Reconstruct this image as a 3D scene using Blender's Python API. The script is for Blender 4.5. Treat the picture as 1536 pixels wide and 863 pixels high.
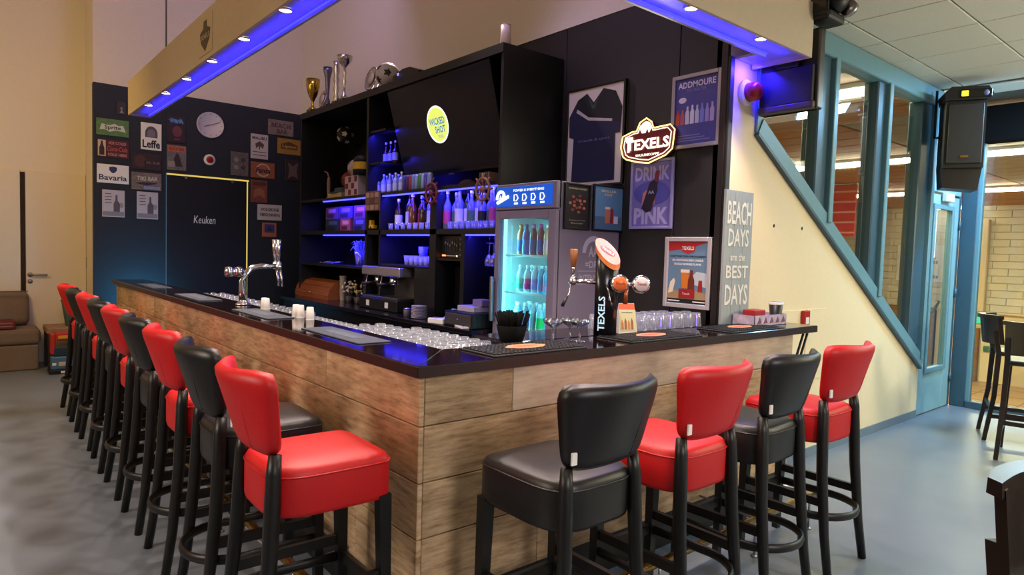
import bpy, bmesh, math, random
import numpy as np
from mathutils import Vector, Matrix
random.seed(7)
PI = math.pi
S = bpy.context.scene
COL = S.collection
for _o in list(bpy.data.objects):
    bpy.data.objects.remove(_o)

# ------------------------------------------------------------------ camera
PP = np.array([768, 431.5]); VL = np.array([-60.4, 353.8]); VR = np.array([1950.5, 413.3])
FPX = float(np.sqrt(-np.dot(VL - PP, VR - PP)))
def _n(a): return a / np.linalg.norm(a)
_Y = _n(np.array([VL[0]-PP[0], VL[1]-PP[1], FPX])); _X = _n(np.array([VR[0]-PP[0], VR[1]-PP[1], FPX]))
_Z = np.cross(_X, _Y)
if _Z[1] > 0: _Z = -_Z
RW = np.stack([_X, _Y, _Z]); CAM = np.array([0, 0, 1.55])
cam = bpy.data.cameras.new('camera'); camo = bpy.data.objects.new('camera', cam); COL.objects.link(camo)
cam.sensor_width = 36; cam.lens = FPX / 1536 * 36; cam.clip_start = 0.05; cam.clip_end = 100
_r = RW @ np.array([1, 0, 0]); _u = RW @ np.array([0, -1, 0]); _b = RW @ np.array([0, 0, -1])
camo.matrix_world = Matrix(((_r[0], _u[0], _b[0], 0), (_r[1], _u[1], _b[1], 0), (_r[2], _u[2], _b[2], 1.55), (0, 0, 0, 1)))
S.camera = camo
# points of real planes seen at a photo pixel (used to take measurements off the walls)
def _d(u, v): return RW @ np.array([u - PP[0], v - PP[1], FPX])
def onx(u, v, x): r = _d(u, v); return CAM + r * (x / r[0])
def ony(u, v, y): r = _d(u, v); return CAM + r * (y / r[1])
def onz(u, v, z): r = _d(u, v); return CAM + r * ((z - 1.55) / r[2])

# ------------------------------------------------------------------ world, colour management, large lights
S.view_settings.view_transform = 'Standard'; S.view_settings.look = 'None'
S.view_settings.gamma = 1; S.view_settings.use_curve_mapping = False
S.view_settings.exposure = 0.38
w = bpy.data.worlds.new('world'); S.world = w; w.use_nodes = True
w.node_tree.nodes['Background'].inputs[0].default_value = (0.02, 0.02, 0.03, 1)
w.node_tree.nodes['Background'].inputs[1].default_value = 1.0

def lin(c): return tuple((x/255/12.92 if x/255 <= 0.04045 else ((x/255+0.055)/1.055)**2.4) for x in c)
def lamp(name, kind, loc, energy, rgb=(255, 255, 255), target=None, size=0.3, size_y=None, spot=None, blend=0.4, radius=0.03):
    L = bpy.data.lights.new(name, kind); L.energy = energy; L.color = lin(rgb)
    if kind == 'AREA':
        L.size = size
        if size_y: L.shape = 'RECTANGLE'; L.size_y = size_y
    else:
        L.shadow_soft_size = radius
    if kind == 'SPOT': L.spot_size = math.radians(spot or 60); L.spot_blend = blend
    o = bpy.data.objects.new(name, L); COL.objects.link(o); o.location = loc
    if target is not None:
        o.rotation_euler = (Vector(target) - Vector(loc)).to_track_quat('-Z', 'Y').to_euler()
    return o
# unseen fill lights added for the room, the bar and the right side
lamp('wall_fill', 'AREA', (-0.8, 7.0, 3.2), 30, (255, 206, 110), (-0.1, 10.0, 1.3), 1.0)  # added warm wash on the far white wall
lamp('room_fill_spot', 'SPOT', (-3.6, 2.7, 2.9), 430, (255, 238, 226), (1.0, 2.8, 0.55), spot=48, blend=0.8, radius=0.9)  # added spots for stool backs and bar front, no fittings
lamp('room_fill_spot', 'SPOT', (-3.6, 6.0, 2.9), 330, (255, 236, 220), (0.9, 5.6, 0.55), spot=48, blend=0.8, radius=0.9)
lamp('room_fill_spot', 'SPOT', (0.9, -3.5, 2.9), 470, (242, 234, 236), (2.3, 1.8, 0.5), spot=48, blend=0.8, radius=0.9)
lamp('room_fill', 'AREA', (2.4, 6.4, 4.9), 20, (212, 184, 250), (2.0, 9.2, 3.6), 1.0)  # added lilac light for the upper far wall
lamp('bar_fill_spot', 'SPOT', (2.3, 4.0, 4.9), 95, (210, 190, 255), (3.75, 3.3, 1.6), spot=64, blend=0.7, radius=0.3)  # added lilac fill for the posters and fridge side
lamp('bar_fill_spot', 'SPOT', (1.9, 5.4, 4.9), 230, (222, 206, 250), (3.0, 5.7, 1.0), spot=44, blend=0.7, radius=0.3)  # added fill for the coffee machine
lamp('seat_fill_spot', 'SPOT', (3.68, 3.5, 4.05), 85, (255, 222, 226), (0.9, 2.7, 0.6), spot=70, blend=0.6, radius=0.06)  # unseen spots added over the bar to light the stool seats
lamp('seat_fill_spot', 'SPOT', (3.68, 6.3, 4.05), 150, (255, 224, 222), (0.9, 5.6, 0.6), spot=64, blend=0.6, radius=0.06)
lamp('seat_fill_spot', 'SPOT', (2.9, 5.2, 4.8), 190, (255, 230, 226), (2.4, 1.7, 0.6), spot=52, blend=0.6, radius=0.06)
lamp('room_fill', 'AREA', (-3.2, 4.4, 4.8), 48, (255, 208, 136), (1.3, 5.0, 3.2), 1.2)  # added warm light for the left soffit face
lamp('room_fill', 'AREA', (0.3, 0.2, 4.9), 26, (255, 228, 205), (0.6, 1.5, 0), 1.4)
lamp('low_ceiling_fill', 'AREA', (5.6, -0.9, 3.25), 40, (255, 240, 205), (5.6, -0.4, 0), 0.6, 1.2)
lamp('low_ceiling_fill', 'AREA', (7.2, 0.2, 3.25), 56, (240, 246, 224), (7.2, 0.6, 0), 0.6, 1.2)
lamp('low_ceiling_fill', 'AREA', (7.5, 1.35, 3.24), 75, (150, 208, 255), (7.7, 1.7, 0), 0.5, 0.5)  # added cool light for the bluish floor by the door
lamp('ceiling_fill_point', 'POINT', (6.3, -1.4, 2.2), 145, (255, 244, 214), radius=0.2)  # added point light brightening low ceiling and floor, no pendant hangs here

# ------------------------------------------------------------------ materials
MATS = {}
def mat(name, rgb, rough=0.5, metal=0.0, var=0.0, scale=8.0, bump=0.0, emit=None, estr=0.0, spec=None, stretch=None, objrand=0.0, trans=0.0, alpha=None):
    if name in MATS: return MATS[name]
    m = bpy.data.materials.new(name); m.use_nodes = True; nt = m.node_tree; b = nt.nodes['Principled BSDF']
    c = lin(rgb) + (1,)
    b.inputs['Base Color'].default_value = c; b.inputs['Roughness'].default_value = rough; b.inputs['Metallic'].default_value = metal
    if spec is not None: b.inputs['Specular IOR Level'].default_value = spec
    if trans: b.inputs['Transmission Weight'].default_value = trans; b.inputs['IOR'].default_value = 1.3
    if emit is not None:
        b.inputs['Emission Color'].default_value = lin(emit) + (1,); b.inputs['Emission Strength'].default_value = estr
    if var > 0 or bump > 0 or objrand > 0:
        tc = nt.nodes.new('ShaderNodeTexCoord'); mp = nt.nodes.new('ShaderNodeMapping'); nz = nt.nodes.new('ShaderNodeTexNoise')
        if stretch: mp.inputs['Scale'].default_value = stretch
        nz.inputs['Scale'].default_value = scale; nz.inputs['Detail'].default_value = 5; nz.inputs['Roughness'].default_value = 0.6
        nt.links.new(tc.outputs['Object'], mp.inputs[0]); nt.links.new(mp.outputs[0], nz.inputs['Vector'])
        if var > 0 or objrand > 0:
            ramp = nt.nodes.new('ShaderNodeValToRGB')
            ramp.color_ramp.elements[0].position = 0.3; ramp.color_ramp.elements[1].position = 0.72
            ramp.color_ramp.elements[0].color = tuple(x*(1-var) for x in c[:3]) + (1,)
            ramp.color_ramp.elements[1].color = tuple(min(1, x*(1+var)) for x in c[:3]) + (1,)
            nt.links.new(nz.outputs[0], ramp.inputs[0]); last = ramp.outputs[0]
            if objrand > 0:
                oi = nt.nodes.new('ShaderNodeObjectInfo'); mr = nt.nodes.new('ShaderNodeMapRange'); hs = nt.nodes.new('ShaderNodeHueSaturation')
                mr.inputs['To Min'].default_value = 1-objrand; mr.inputs['To Max'].default_value = 1+objrand
                nt.links.new(oi.outputs['Random'], mr.inputs[0]); nt.links.new(mr.outputs[0], hs.inputs['Value'])
                nt.links.new(last, hs.inputs['Color']); last = hs.outputs[0]
            nt.links.new(last, b.inputs['Base Color'])
        if bump > 0:
            bp = nt.nodes.new('ShaderNodeBump'); bp.inputs['Strength'].default_value = bump; bp.inputs['Distance'].default_value = 0.01
            nt.links.new(nz.outputs[0], bp.inputs['Height']); nt.links.new(bp.outputs[0], b.inputs['Normal'])
    MATS[name] = m
    return m
def glassmat(name, tint=(235, 245, 245), refl=0.5, rough=0.02, base=0.04):
    if name in MATS: return MATS[name]
    m = bpy.data.materials.new(name); m.use_nodes = True; nt = m.node_tree; nt.nodes.clear()
    out = nt.nodes.new('ShaderNodeOutputMaterial'); mx = nt.nodes.new('ShaderNodeMixShader')
    tr = nt.nodes.new('ShaderNodeBsdfTransparent'); gl = nt.nodes.new('ShaderNodeBsdfGlossy'); lw = nt.nodes.new('ShaderNodeLayerWeight')
    mr = nt.nodes.new('ShaderNodeMapRange'); mr.inputs['To Min'].default_value = base; mr.inputs['To Max'].default_value = refl
    lw.inputs['Blend'].default_value = 0.35
    tr.inputs[0].default_value = lin(tint) + (1,); gl.inputs['Roughness'].default_value = rough
    nt.links.new(lw.outputs['Facing'], mr.inputs[0]); nt.links.new(mr.outputs[0], mx.inputs[0])
    nt.links.new(tr.outputs[0], mx.inputs[1]); nt.links.new(gl.outputs[0], mx.inputs[2]); nt.links.new(mx.outputs[0], out.inputs[0])
    MATS[name] = m
    return m
def cloudyglass(name, body=0.4):
    m = bpy.data.materials.new(name); m.use_nodes = True; nt = m.node_tree; nt.nodes.clear()
    out = nt.nodes.new('ShaderNodeOutputMaterial'); mx = nt.nodes.new('ShaderNodeMixShader'); mx2 = nt.nodes.new('ShaderNodeMixShader')
    tr = nt.nodes.new('ShaderNodeBsdfTransparent'); gl = nt.nodes.new('ShaderNodeBsdfGlossy'); df = nt.nodes.new('ShaderNodeBsdfTranslucent'); lw = nt.nodes.new('ShaderNodeLayerWeight')
    mr = nt.nodes.new('ShaderNodeMapRange'); mr.inputs['To Min'].default_value = body*0.35; mr.inputs['To Max'].default_value = 1.0
    lw.inputs['Blend'].default_value = 0.45; mx2.inputs[0].default_value = 0.45
    tr.inputs[0].default_value = (0.93, 0.95, 0.97, 1); gl.inputs['Roughness'].default_value = 0.06; df.inputs[0].default_value = (0.9, 0.92, 0.95, 1)
    nt.links.new(lw.outputs['Facing'], mr.inputs[0]); nt.links.new(mr.outputs[0], mx.inputs[0])
    nt.links.new(gl.outputs[0], mx2.inputs[1]); nt.links.new(df.outputs[0], mx2.inputs[2])
    nt.links.new(tr.outputs[0], mx.inputs[1]); nt.links.new(mx2.outputs[0], mx.inputs[2]); nt.links.new(mx.outputs[0], out.inputs[0])
    MATS[name] = m
    return m
def emat(name, rgb, strength):
    if name in MATS: return MATS[name]
    return mat(name, (10, 10, 10), 0.5, emit=rgb, estr=strength)

# ------------------------------------------------------------------ mesh helpers
class MB:
    """collects shapes into one mesh"""
    def __init__(s): s.v = []; s.f = []; s.sm = []
    def add(s, vs, fs, smooth=False, M=None):
        o = len(s.v)
        s.v += [tuple(M @ Vector(p)) for p in vs] if M is not None else [tuple(p) for p in vs]
        s.f += [tuple(i+o for i in f) for f in fs]; s.sm += [smooth]*len(fs)
        return s
    def box(s, x0, x1, y0, y1, z0, z1, M=None):
        vs = [(x0,y0,z0),(x1,y0,z0),(x1,y1,z0),(x0,y1,z0),(x0,y0,z1),(x1,y0,z1),(x1,y1,z1),(x0,y1,z1)]
        return s.add(vs, [(0,3,2,1),(4,5,6,7),(0,1,5,4),(1,2,6,5),(2,3,7,6),(3,0,4,7)], M=M)
    def rbox(s, x0, x1, y0, y1, z0, z1, b=0.01, seg=2, M=None, smooth=False):
        bm = bmesh.new()
        vs = [bm.verts.new(p) for p in [(x0,y0,z0),(x1,y0,z0),(x1,y1,z0),(x0,y1,z0),(x0,y0,z1),(x1,y0,z1),(x1,y1,z1),(x0,y1,z1)]]
        for f in [(0,3,2,1),(4,5,6,7),(0,1,5,4),(1,2,6,5),(2,3,7,6),(3,0,4,7)]: bm.faces.new([vs[i] for i in f])
        bmesh.ops.bevel(bm, geom=list(bm.edges), offset=b, segments=seg, profile=0.5, affect='EDGES')
        bm.verts.index_update()
        V = [v.co[:] for v in bm.verts]; F = [[v.index for v in f.verts] for f in bm.faces]; bm.free()
        return s.add(V, F, smooth, M)
    def lathe(s, prof, n=16, c=(0,0,0), smooth=True, M=None, cap=True):
        vs = []; fs = []
        for (r, z) in prof:
            for k in range(n):
                a = 2*PI*k/n; vs.append((c[0]+r*math.cos(a), c[1]+r*math.sin(a), c[2]+z))
        for i in range(len(prof)-1):
            for k in range(n):
                a, b = i*n+k, i*n+(k+1) % n; fs.append((a, b, b+n, a+n))
        if cap:
            if prof[0][0] > 1e-5: fs.append(tuple(range(n))[::-1])
            if prof[-1][0] > 1e-5: fs.append(tuple((len(prof)-1)*n+k for k in range(n)))
        return s.add(vs, fs, smooth, M)
    def tube(s, pts, r, n=8, smooth=True, closed=False, sx=None, M=None, up=(0,0,1), rot=0.0):
        """round (or n-gon) tube along a path; r may be list; sx = second radius"""
        pts = [Vector(p) for p in pts]; N = len(pts); vs = []; fs = []
        R_ = r if isinstance(r, (list, tuple)) else [r]*N
        for i, p in enumerate(pts):
            if closed: t = pts[(i+1) % N]-pts[i-1]
            else: t = pts[min(i+1, N-1)]-pts[max(i-1, 0)]
            t.normalize(); u = Vector(up)
            if abs(t.dot(u)) > 0.95: u = Vector((0, 1, 0)) if abs(t.y) < 0.9 else Vector((1, 0, 0))
            a = t.cross(u).normalized(); b = a.cross(t).normalized()
            for k in range(n):
                th = 2*PI*k/n+rot
                vs.append(p+a*(R_[i]*math.cos(th))+b*((sx*R_[i]/R_[0] if sx else R_[i])*math.sin(th)))
        segs = N if closed else N-1
        for i in range(segs):
            for k in range(n):
                A = i*n+k; B = i*n+(k+1) % n; C = ((i+1) % N)*n+(k+1) % n; D = ((i+1) % N)*n+k
                fs.append((A, B, C, D))
        if not closed: fs.append(tuple(range(n))[::-1]); fs.append(tuple((N-1)*n+k for k in range(n)))
        return s.add(vs, fs, smooth, M)
    def bar(s, p, q, wx, wy, M=None, up=(0,0,1)):
        """rectangular bar from p to q"""
        p, q = Vector(p), Vector(q); return s.tube([p, q], wx/2*math.sqrt(2), 4, False, sx=wy/2*math.sqrt(2), M=M, up=up, rot=PI/4)
    def prism(s, poly, y0, y1, M=None):
        """polygon in local x,z extruded along y"""
        n = len(poly); vs = [(x, y0, z) for x, z in poly]+[(x, y1, z) for x, z in poly]
        fs = [tuple(range(n)), tuple(range(2*n-1, n-1, -1))]+[(i, i+n, (i+1) % n+n, (i+1) % n) for i in range(n)]
        return s.add(vs, fs, False, M)
    def loft(s, rings, smooth=True, M=None, cap=True):
        n = len(rings[0]); vs = [p for r in rings for p in r]; fs = []
        for i in range(len(rings)-1):
            for k in range(n): fs.append((i*n+k, i*n+(k+1) % n, (i+1)*n+(k+1) % n, (i+1)*n+k))
        if cap: fs.append(tuple(range(n))[::-1]); fs.append(tuple((len(rings)-1)*n+k for k in range(n)))
        return s.add(vs, fs, smooth, M)
    def sphere(s, c, r, n=16, m=10, sc=(1,1,1), M=None):
        prof = [(r*math.sin(PI*i/m), -r*math.cos(PI*i/m)) for i in range(m+1)]
        vs = []; fs = []
        for (rr, z) in prof:
            for k in range(n):
                a = 2*PI*k/n; vs.append((c[0]+sc[0]*rr*math.cos(a), c[1]+sc[1]*rr*math.sin(a), c[2]+sc[2]*z))
        for i in range(m):
            for k in range(n):
                a, b = i*n+k, i*n+(k+1) % n; fs.append((a, b, b+n, a+n))
        return s.add(vs, fs, True, M)
    def mesh(s, name):
        me = bpy.data.meshes.new(name); me.from_pydata(s.v, [], s.f); me.polygons.foreach_set('use_smooth', s.sm)
        bm = bmesh.new(); bm.from_mesh(me); bmesh.ops.remove_doubles(bm, verts=bm.verts, dist=1e-5)
        bmesh.ops.recalc_face_normals(bm, faces=bm.faces); bm.to_mesh(me); bm.free(); me.update()
        return me
    def build(s, name, m, parent=None, loc=None, rz=None):
        me = s.mesh(name); me.materials.append(m)
        o = bpy.data.objects.new(name, me); COL.objects.link(o)
        if parent is not None: o.parent = parent
        if loc is not None: o.location = loc
        if rz is not None: o.rotation_euler.z = rz
        return o
def tag(o, label=None, cat=None, group=None, kind=None):
    if label: o['label'] = label
    if cat: o['category'] = cat
    if group: o['group'] = group
    if kind: o['kind'] = kind
    return o
def empty(name, loc=(0,0,0), rz=0.0, label=None, cat=None, group=None):
    o = bpy.data.objects.new(name, None); COL.objects.link(o); o.location = loc; o.rotation_euler.z = rz; o.empty_display_size = 0.05
    return tag(o, label, cat, group)
def copy_tree(o, parent=None):
    c = o.copy(); COL.objects.link(c); c.parent = parent
    for ch in list(o.children): copy_tree(ch, c)
    return c
def struct(name, mb, m): return tag(mb.build(name, m), kind='structure')
def inst(name, me, parent=None, loc=(0,0,0), rot=(0,0,0), scale=(1,1,1)):
    o = bpy.data.objects.new(name, me); COL.objects.link(o); o.parent = parent; o.location = loc; o.rotation_euler = rot; o.scale = scale
    return o
def text_mb(mb, txt, cx, cz, h, y=-0.002, wid=None, bold=0.0, M=None, shear=0.0, depth=0.001, align='CENTER'):
    """lettering in the local x,z plane, facing -y; h = letter height, wid = forced width"""
    cu = bpy.data.curves.new('t', 'FONT'); cu.body = txt; cu.size = 1.0; cu.offset = bold; cu.shear = shear; cu.extrude = 0; cu.resolution_u = 2
    ob = bpy.data.objects.new('t', cu); COL.objects.link(ob)
    dg = bpy.context.evaluated_depsgraph_get(); me = bpy.data.meshes.new_from_object(ob.evaluated_get(dg))
    vs = [v.co.copy() for v in me.vertices]; fs = [tuple(p.vertices) for p in me.polygons]
    bpy.data.objects.remove(ob); bpy.data.curves.remove(cu); bpy.data.meshes.remove(me)
    if not vs: return
    x0 = min(v.x for v in vs); x1 = max(v.x for v in vs); y0 = min(v.y for v in vs); y1 = max(v.y for v in vs)
    sy = h/(y1-y0); sx = (wid/(x1-x0)) if wid else sy
    out = []
    for v in vs:
        xx = (v.x-(x0+x1)/2)*sx if align == 'CENTER' else (v.x-x0)*sx
        out.append((cx+xx, y, cz+(v.y-(y0+y1)/2)*sy))
    mb.add(out, fs, False, M)

# ------------------------------------------------------------------ main materials
m_floor = mat('floor_epoxy', (118, 128, 140), 0.34, var=0.06, scale=3.0)
m_white = mat('white_wall', (226, 218, 208), 0.8, var=0.02, scale=30, bump=0.03)
m_cream = mat('cream_wall', (232, 214, 176), 0.7, var=0.02, scale=30, bump=0.03)
m_navy = mat('dark_blue_wall', (26, 34, 46), 0.6, var=0.1, scale=20, bump=0.03)
m_dark = mat('dark_brown_wall', (31, 27, 29), 0.6, var=0.1, scale=20, bump=0.02)
m_black = mat('black_laminate', (10, 10, 12), 0.5, var=0.1, scale=30)
m_blackwood = mat('black_stained_wood', (7, 6, 6), 0.42, var=0.2, scale=20)
m_red = mat('red_leatherette', (190, 8, 15), 0.48, var=0.06, scale=120, bump=0.05)
m_blk = mat('black_leatherette', (18, 16, 17), 0.4, var=0.08, scale=120, bump=0.05)
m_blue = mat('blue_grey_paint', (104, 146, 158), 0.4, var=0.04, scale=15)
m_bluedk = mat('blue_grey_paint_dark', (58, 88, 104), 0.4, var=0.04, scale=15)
m_tan = mat('soffit_beige', (205, 190, 165), 0.7, var=0.03, scale=20)
m_top = mat('counter_dark', (24, 14, 14), 0.09, var=0.25, scale=6, stretch=(1, 1, 1))
def plankmat(name, c0, c1, c2):
    m = bpy.data.materials.new(name); m.use_nodes = True; nt = m.node_tree; b = nt.nodes['Principled BSDF']; N = nt.nodes.new; L = nt.links.new
    tc = N('ShaderNodeTexCoord'); oi = N('ShaderNodeObjectInfo'); mp = N('ShaderNodeMapping'); mp.inputs['Scale'].default_value = (1, 1, 7)
    va = N('ShaderNodeVectorMath'); va.operation = 'ADD'; mu = N('ShaderNodeMath'); mu.operation = 'MULTIPLY'; mu.inputs[1].default_value = 40
    L(oi.outputs['Random'], mu.inputs[0]); L(tc.outputs['Object'], va.inputs[0]); L(mu.outputs[0], va.inputs[1]); L(va.outputs[0], mp.inputs[0])
    n1 = N('ShaderNodeTexNoise'); n1.inputs['Scale'].default_value = 7; n1.inputs['Detail'].default_value = 8; n1.inputs['Roughness'].default_value = 0.7; L(mp.outputs[0], n1.inputs['Vector'])
    n2 = N('ShaderNodeTexNoise'); n2.inputs['Scale'].default_value = 3.2; n2.inputs['Detail'].default_value = 4; L(va.outputs[0], n2.inputs['Vector'])
    r1 = N('ShaderNodeValToRGB'); e = r1.color_ramp.elements; e[0].position = 0.32; e[0].color = lin(c0)+(1,); e[1].position = 0.68; e[1].color = lin(c2)+(1,)
    m_ = r1.color_ramp.elements.new(0.5); m_.color = lin(c1)+(1,)
    L(n1.outputs[0], r1.inputs[0])
    r2 = N('ShaderNodeMapRange'); r2.inputs['From Min'].default_value = 0.3; r2.inputs['From Max'].default_value = 0.7; r2.inputs['To Min'].default_value = 0.72; r2.inputs['To Max'].default_value = 1.2; L(n2.outputs[0], r2.inputs[0])
    r3 = N('ShaderNodeMapRange'); r3.inputs['To Min'].default_value = 0.9; r3.inputs['To Max'].default_value = 1.18; L(oi.outputs['Random'], r3.inputs[0])
    m2 = N('ShaderNodeMath'); m2.operation = 'MULTIPLY'; L(r2.outputs[0], m2.inputs[0]); L(r3.outputs[0], m2.inputs[1])
    hs = N('ShaderNodeHueSaturation'); L(m2.outputs[0], hs.inputs['Value']); L(r1.outputs[0], hs.inputs['Color']); L(hs.outputs[0], b.inputs['Base Color'])
    bp = N('ShaderNodeBump'); bp.inputs['Strength'].default_value = 0.15; bp.inputs['Distance'].default_value = 0.004; L(n1.outputs[0], bp.inputs['Height']); L(bp.outputs[0], b.inputs['Normal'])
    b.inputs['Roughness'].default_value = 0.55; MATS[name] = m
    return m
m_plank = plankmat('plank_wood', (138, 110, 78), (186, 156, 118), (208, 180, 142))
m_plankL = plankmat('plank_wood_pale', (168, 150, 130), (186, 168, 146), (196, 180, 158))
m_chrome = mat('chrome', (225, 225, 228), 0.12, 1.0)
m_steel = mat('brushed_steel', (170, 170, 172), 0.3, 1.0)
m_brass = mat('brass', (190, 150, 80), 0.25, 1.0)
m_blkmetal = mat('black_metal', (14, 14, 15), 0.4, 0.3)
m_blkplastic = mat('black_plastic', (16, 16, 17), 0.45)
m_whitep = mat('white_plastic', (232, 230, 226), 0.4)
m_lightwhite = mat('paint_white', (236, 234, 230), 0.5)
m_glass = glassmat('window_glass', (238, 246, 244), 0.55)
m_clear = cloudyglass('drinking_glass', 0.42)
m_grey = mat('mid_grey', (120, 120, 124), 0.5)
m_ink = mat('print_black', (18, 18, 20), 0.6)
m_inkw = mat('print_white', (235, 235, 235), 0.6)
m_blue_led = emat('blue_led', (40, 40, 255), 9.0)
m_warm_led = emat('warm_spot', (255, 226, 170), 14.0)

# ------------------------------------------------------------------ room shell
XB, YF, YW, YS, XG = 3.8, 9.35, 10.0, 2.42, 8.45
ZC = 3.28
struct('floor', MB().box(-4, 8.47, -4, 10.1, -0.1, 0), m_floor)
struct('wall_left', MB().box(-4.1, -4, -4, 10.1, 0, 5), m_white)
struct('wall_near', MB().box(-4, 8.47, -4.1, -4, 0, 5), m_white)
struct('wall_far_white', MB().box(-4, 1.24, YW, YW+0.1, 0, 5).box(1.24, 1.30, YF+0.1, YW+0.1, 0, 5), m_white)
struct('wall_far_dark', MB().box(1.24, XB+0.1, YF, YF+0.1, 0, 3.43), m_navy)
struct('wall_far_upper', MB().box(1.24, XB+0.1, YF+0.004, YF+0.1, 3.43, 5), m_white)
o = struct('wall_back', MB().box(XB+0.012, XB+0.1, YS+0.1, YF, 0, 3.37), m_black)
seams = [YS+0.004, float(onx(1019.6, 100, XB)[1]), float(onx(850.6, 70, XB)[1]), 5.4, 6.62, 7.85, YF-0.002]
for a, b in zip(seams[:-1], seams[1:]):
    tag(MB().rbox(XB, XB+0.012, a+0.003, b-0.003, 0.002, 3.368, 0.003, 1).build('wall_panel', m_dark, o))
struct('wall_back_upper', MB().box(XB-0.005, XB+0.1, YS+0.1, 4.5, 3.372, 5).box(XB-0.005, XB+0.1, 4.5, YF, 3.372, 5), m_white)
struct('ceiling_high', MB().box(-4, 4.35, -4, 10.1, 5.0, 5.1), m_white)
struct('wall_bulkhead', MB().box(4.33, 4.43, -4, YS, ZC+0.06, 5.0), m_white)
# stair wall: cream panel under the sloped window
FL0 = (4.14, 2.42); FL1 = (7.42, 0.53)
struct('wall_right', MB().prism([(XB+0.0, 0), (7.42, 0), FL1, FL0, (4.14, 5.0), (XB+0.0, 5.0)], YS, YS+0.1), m_cream)
struct('trim_1', MB().rbox(XB-0.028, XB-0.001, YS+0.0, YS+0.05, 0, 3.36, 0.004, 1).rbox(XB-0.03, XB+0.02, YS-0.022, YS-0.001, 0, 2.84, 0.004, 1), mat('trim_dark', (36, 30, 31), 0.45, 0.2))
struct('baseboard_right', MB().box(XB+0.05, 7.40, YS-0.012, YS-0.001, 0, 0.075), mat('baseboard_grey', (110, 126, 138), 0.5))
# access hatch in the stair wall, with a small red call point
h0 = ony(1172, 470, YS); h1 = ony(1239, 462, YS); hz0 = 0.62
hatch = MB()
for a, b in ((h0[0], ony(1209, 465, YS)[0]-0.006), (ony(1209, 465, YS)[0]+0.006, h1[0])):
    hatch.rbox(a, b, YS-0.008, YS-0.0005, hz0, h1[2], 0.003, 1)
struct('door_3', hatch, m_cream)
cp = ony(1203.5, 477.5, YS)
r_ = empty('call_point', (cp[0], YS, cp[2]), 0, 'small red square call point on the cream wall hatch', 'alarm')
MB().rbox(-0.045, 0.045, -0.04, -0.008, -0.06, 0.06, 0.006, 2).build('housing', mat('alarm_red', (170, 25, 22), 0.4), r_)
MB().rbox(-0.025, 0.025, -0.043, -0.039, -0.04, 0.01, 0.002, 1).build('window', m_whitep, r_)
for k, (u, v) in enumerate(((1161, 339), (1203, 343))):
    p = ony(u, v, YS)
    tag(MB().lathe([(0.0, -0.012), (0.011, -0.01), (0.013, 0)], 10, M=Matrix.Translation((p[0], YS, p[2])) @ Matrix.Rotation(-PI/2, 4, 'X').inverted()).build('screw', m_blkmetal),
        ['dark screw head left in the cream stair wall, nearer the beach sign', 'dark screw head left in the cream stair wall, nearer the sloped window'][k], 'screw', 'screws in the stair wall')

# low tiled ceiling on the right
cg = struct('ceiling', MB().box(4.35, 8.47, -4, YS+0.1, ZC+0.025, ZC+0.06), mat('ceiling_grid_shadow', (96, 94, 84), 0.8))
m_tile = mat('ceiling_tile', (222, 220, 204), 0.9, var=0.05, scale=60, bump=0.08, objrand=0.02)
tm = MB().rbox(-0.308, 0.308, -0.308, 0.308, 0, 0.022, 0.006, 1).mesh('ceiling_tile'); tm.materials.append(m_tile)
for i in range(6):
    for j in range(10):
        x = 4.968-0.3125+0.625*i; y = 2.2+0.3125-0.22-0.3125-0.62*j+0.22
        if j == 0: sy = 0.62
        o = inst('ceiling_tile', tm, cg, (x if x+0.3125 < 8.46 else 8.29, 2.2-0.31-0.625*(j-1) if j else 2.31, ZC), (0, 0, 0), (1 if i < 5 else 0.55, 1 if j else 0.32, 1))

# sloped stair window and its glazing bars (blue-grey frame)
def frame_xz(mb, x0, x1, z0, z1, y0, y1): mb.rbox(x0, x1, y0, y1, z0, z1, 0.006, 1)
dv = Vector((FL1[0]-FL0[0], FL1[1]-FL0[1])).normalized(); nv = Vector((-dv.y, dv.x))
if nv.y < 0: nv = -nv
zl = lambda x: FL0[1]+(FL1[1]-FL0[1])*(x-FL0[0])/(FL1[0]-FL0[0])
win = empty('window_1', (0, 0, 0)); win['kind'] = 'structure'
fr = MB()
p0 = Vector(FL0)-0.02*nv; p1 = Vector(FL1)-0.02*nv
fr.prism([tuple(p0), tuple(p1), tuple(p1+nv*0.11), tuple(p0+nv*0.11)], YS-0.03, YS+0.11)
fr.build('sloped_sill', m_blue, win)
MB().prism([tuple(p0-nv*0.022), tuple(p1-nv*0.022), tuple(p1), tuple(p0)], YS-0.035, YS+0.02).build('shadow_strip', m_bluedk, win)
MB().rbox(4.10, 8.45, YS-0.04, YS+0.10, 3.11, 3.275, 0.008, 1).build('head_rail', m_blue, win)
MB().rbox(4.12, 4.20, YS-0.02, YS+0.1, 2.40, 3.12, 0.006, 1).build('side_jamb', m_blue, win)
for x0, x1 in ((5.0, 5.25), (6.07, 6.29), (7.10, 7.42)):
    z0 = zl(x0)+0.03
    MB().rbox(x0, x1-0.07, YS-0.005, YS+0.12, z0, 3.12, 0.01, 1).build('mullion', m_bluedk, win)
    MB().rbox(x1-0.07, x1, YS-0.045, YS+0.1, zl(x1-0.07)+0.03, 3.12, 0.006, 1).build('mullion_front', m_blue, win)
for x0, x1 in ((4.20, 5.02), (5.23, 6.09), (6.27, 7.12)):
    MB().prism([(x0, zl(x0)+0.08), (x1, zl(x1)+0.08), (x1, 3.12), (x0, 3.12)], YS+0.04, YS+0.048).build('pane', m_glass, win)
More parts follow.
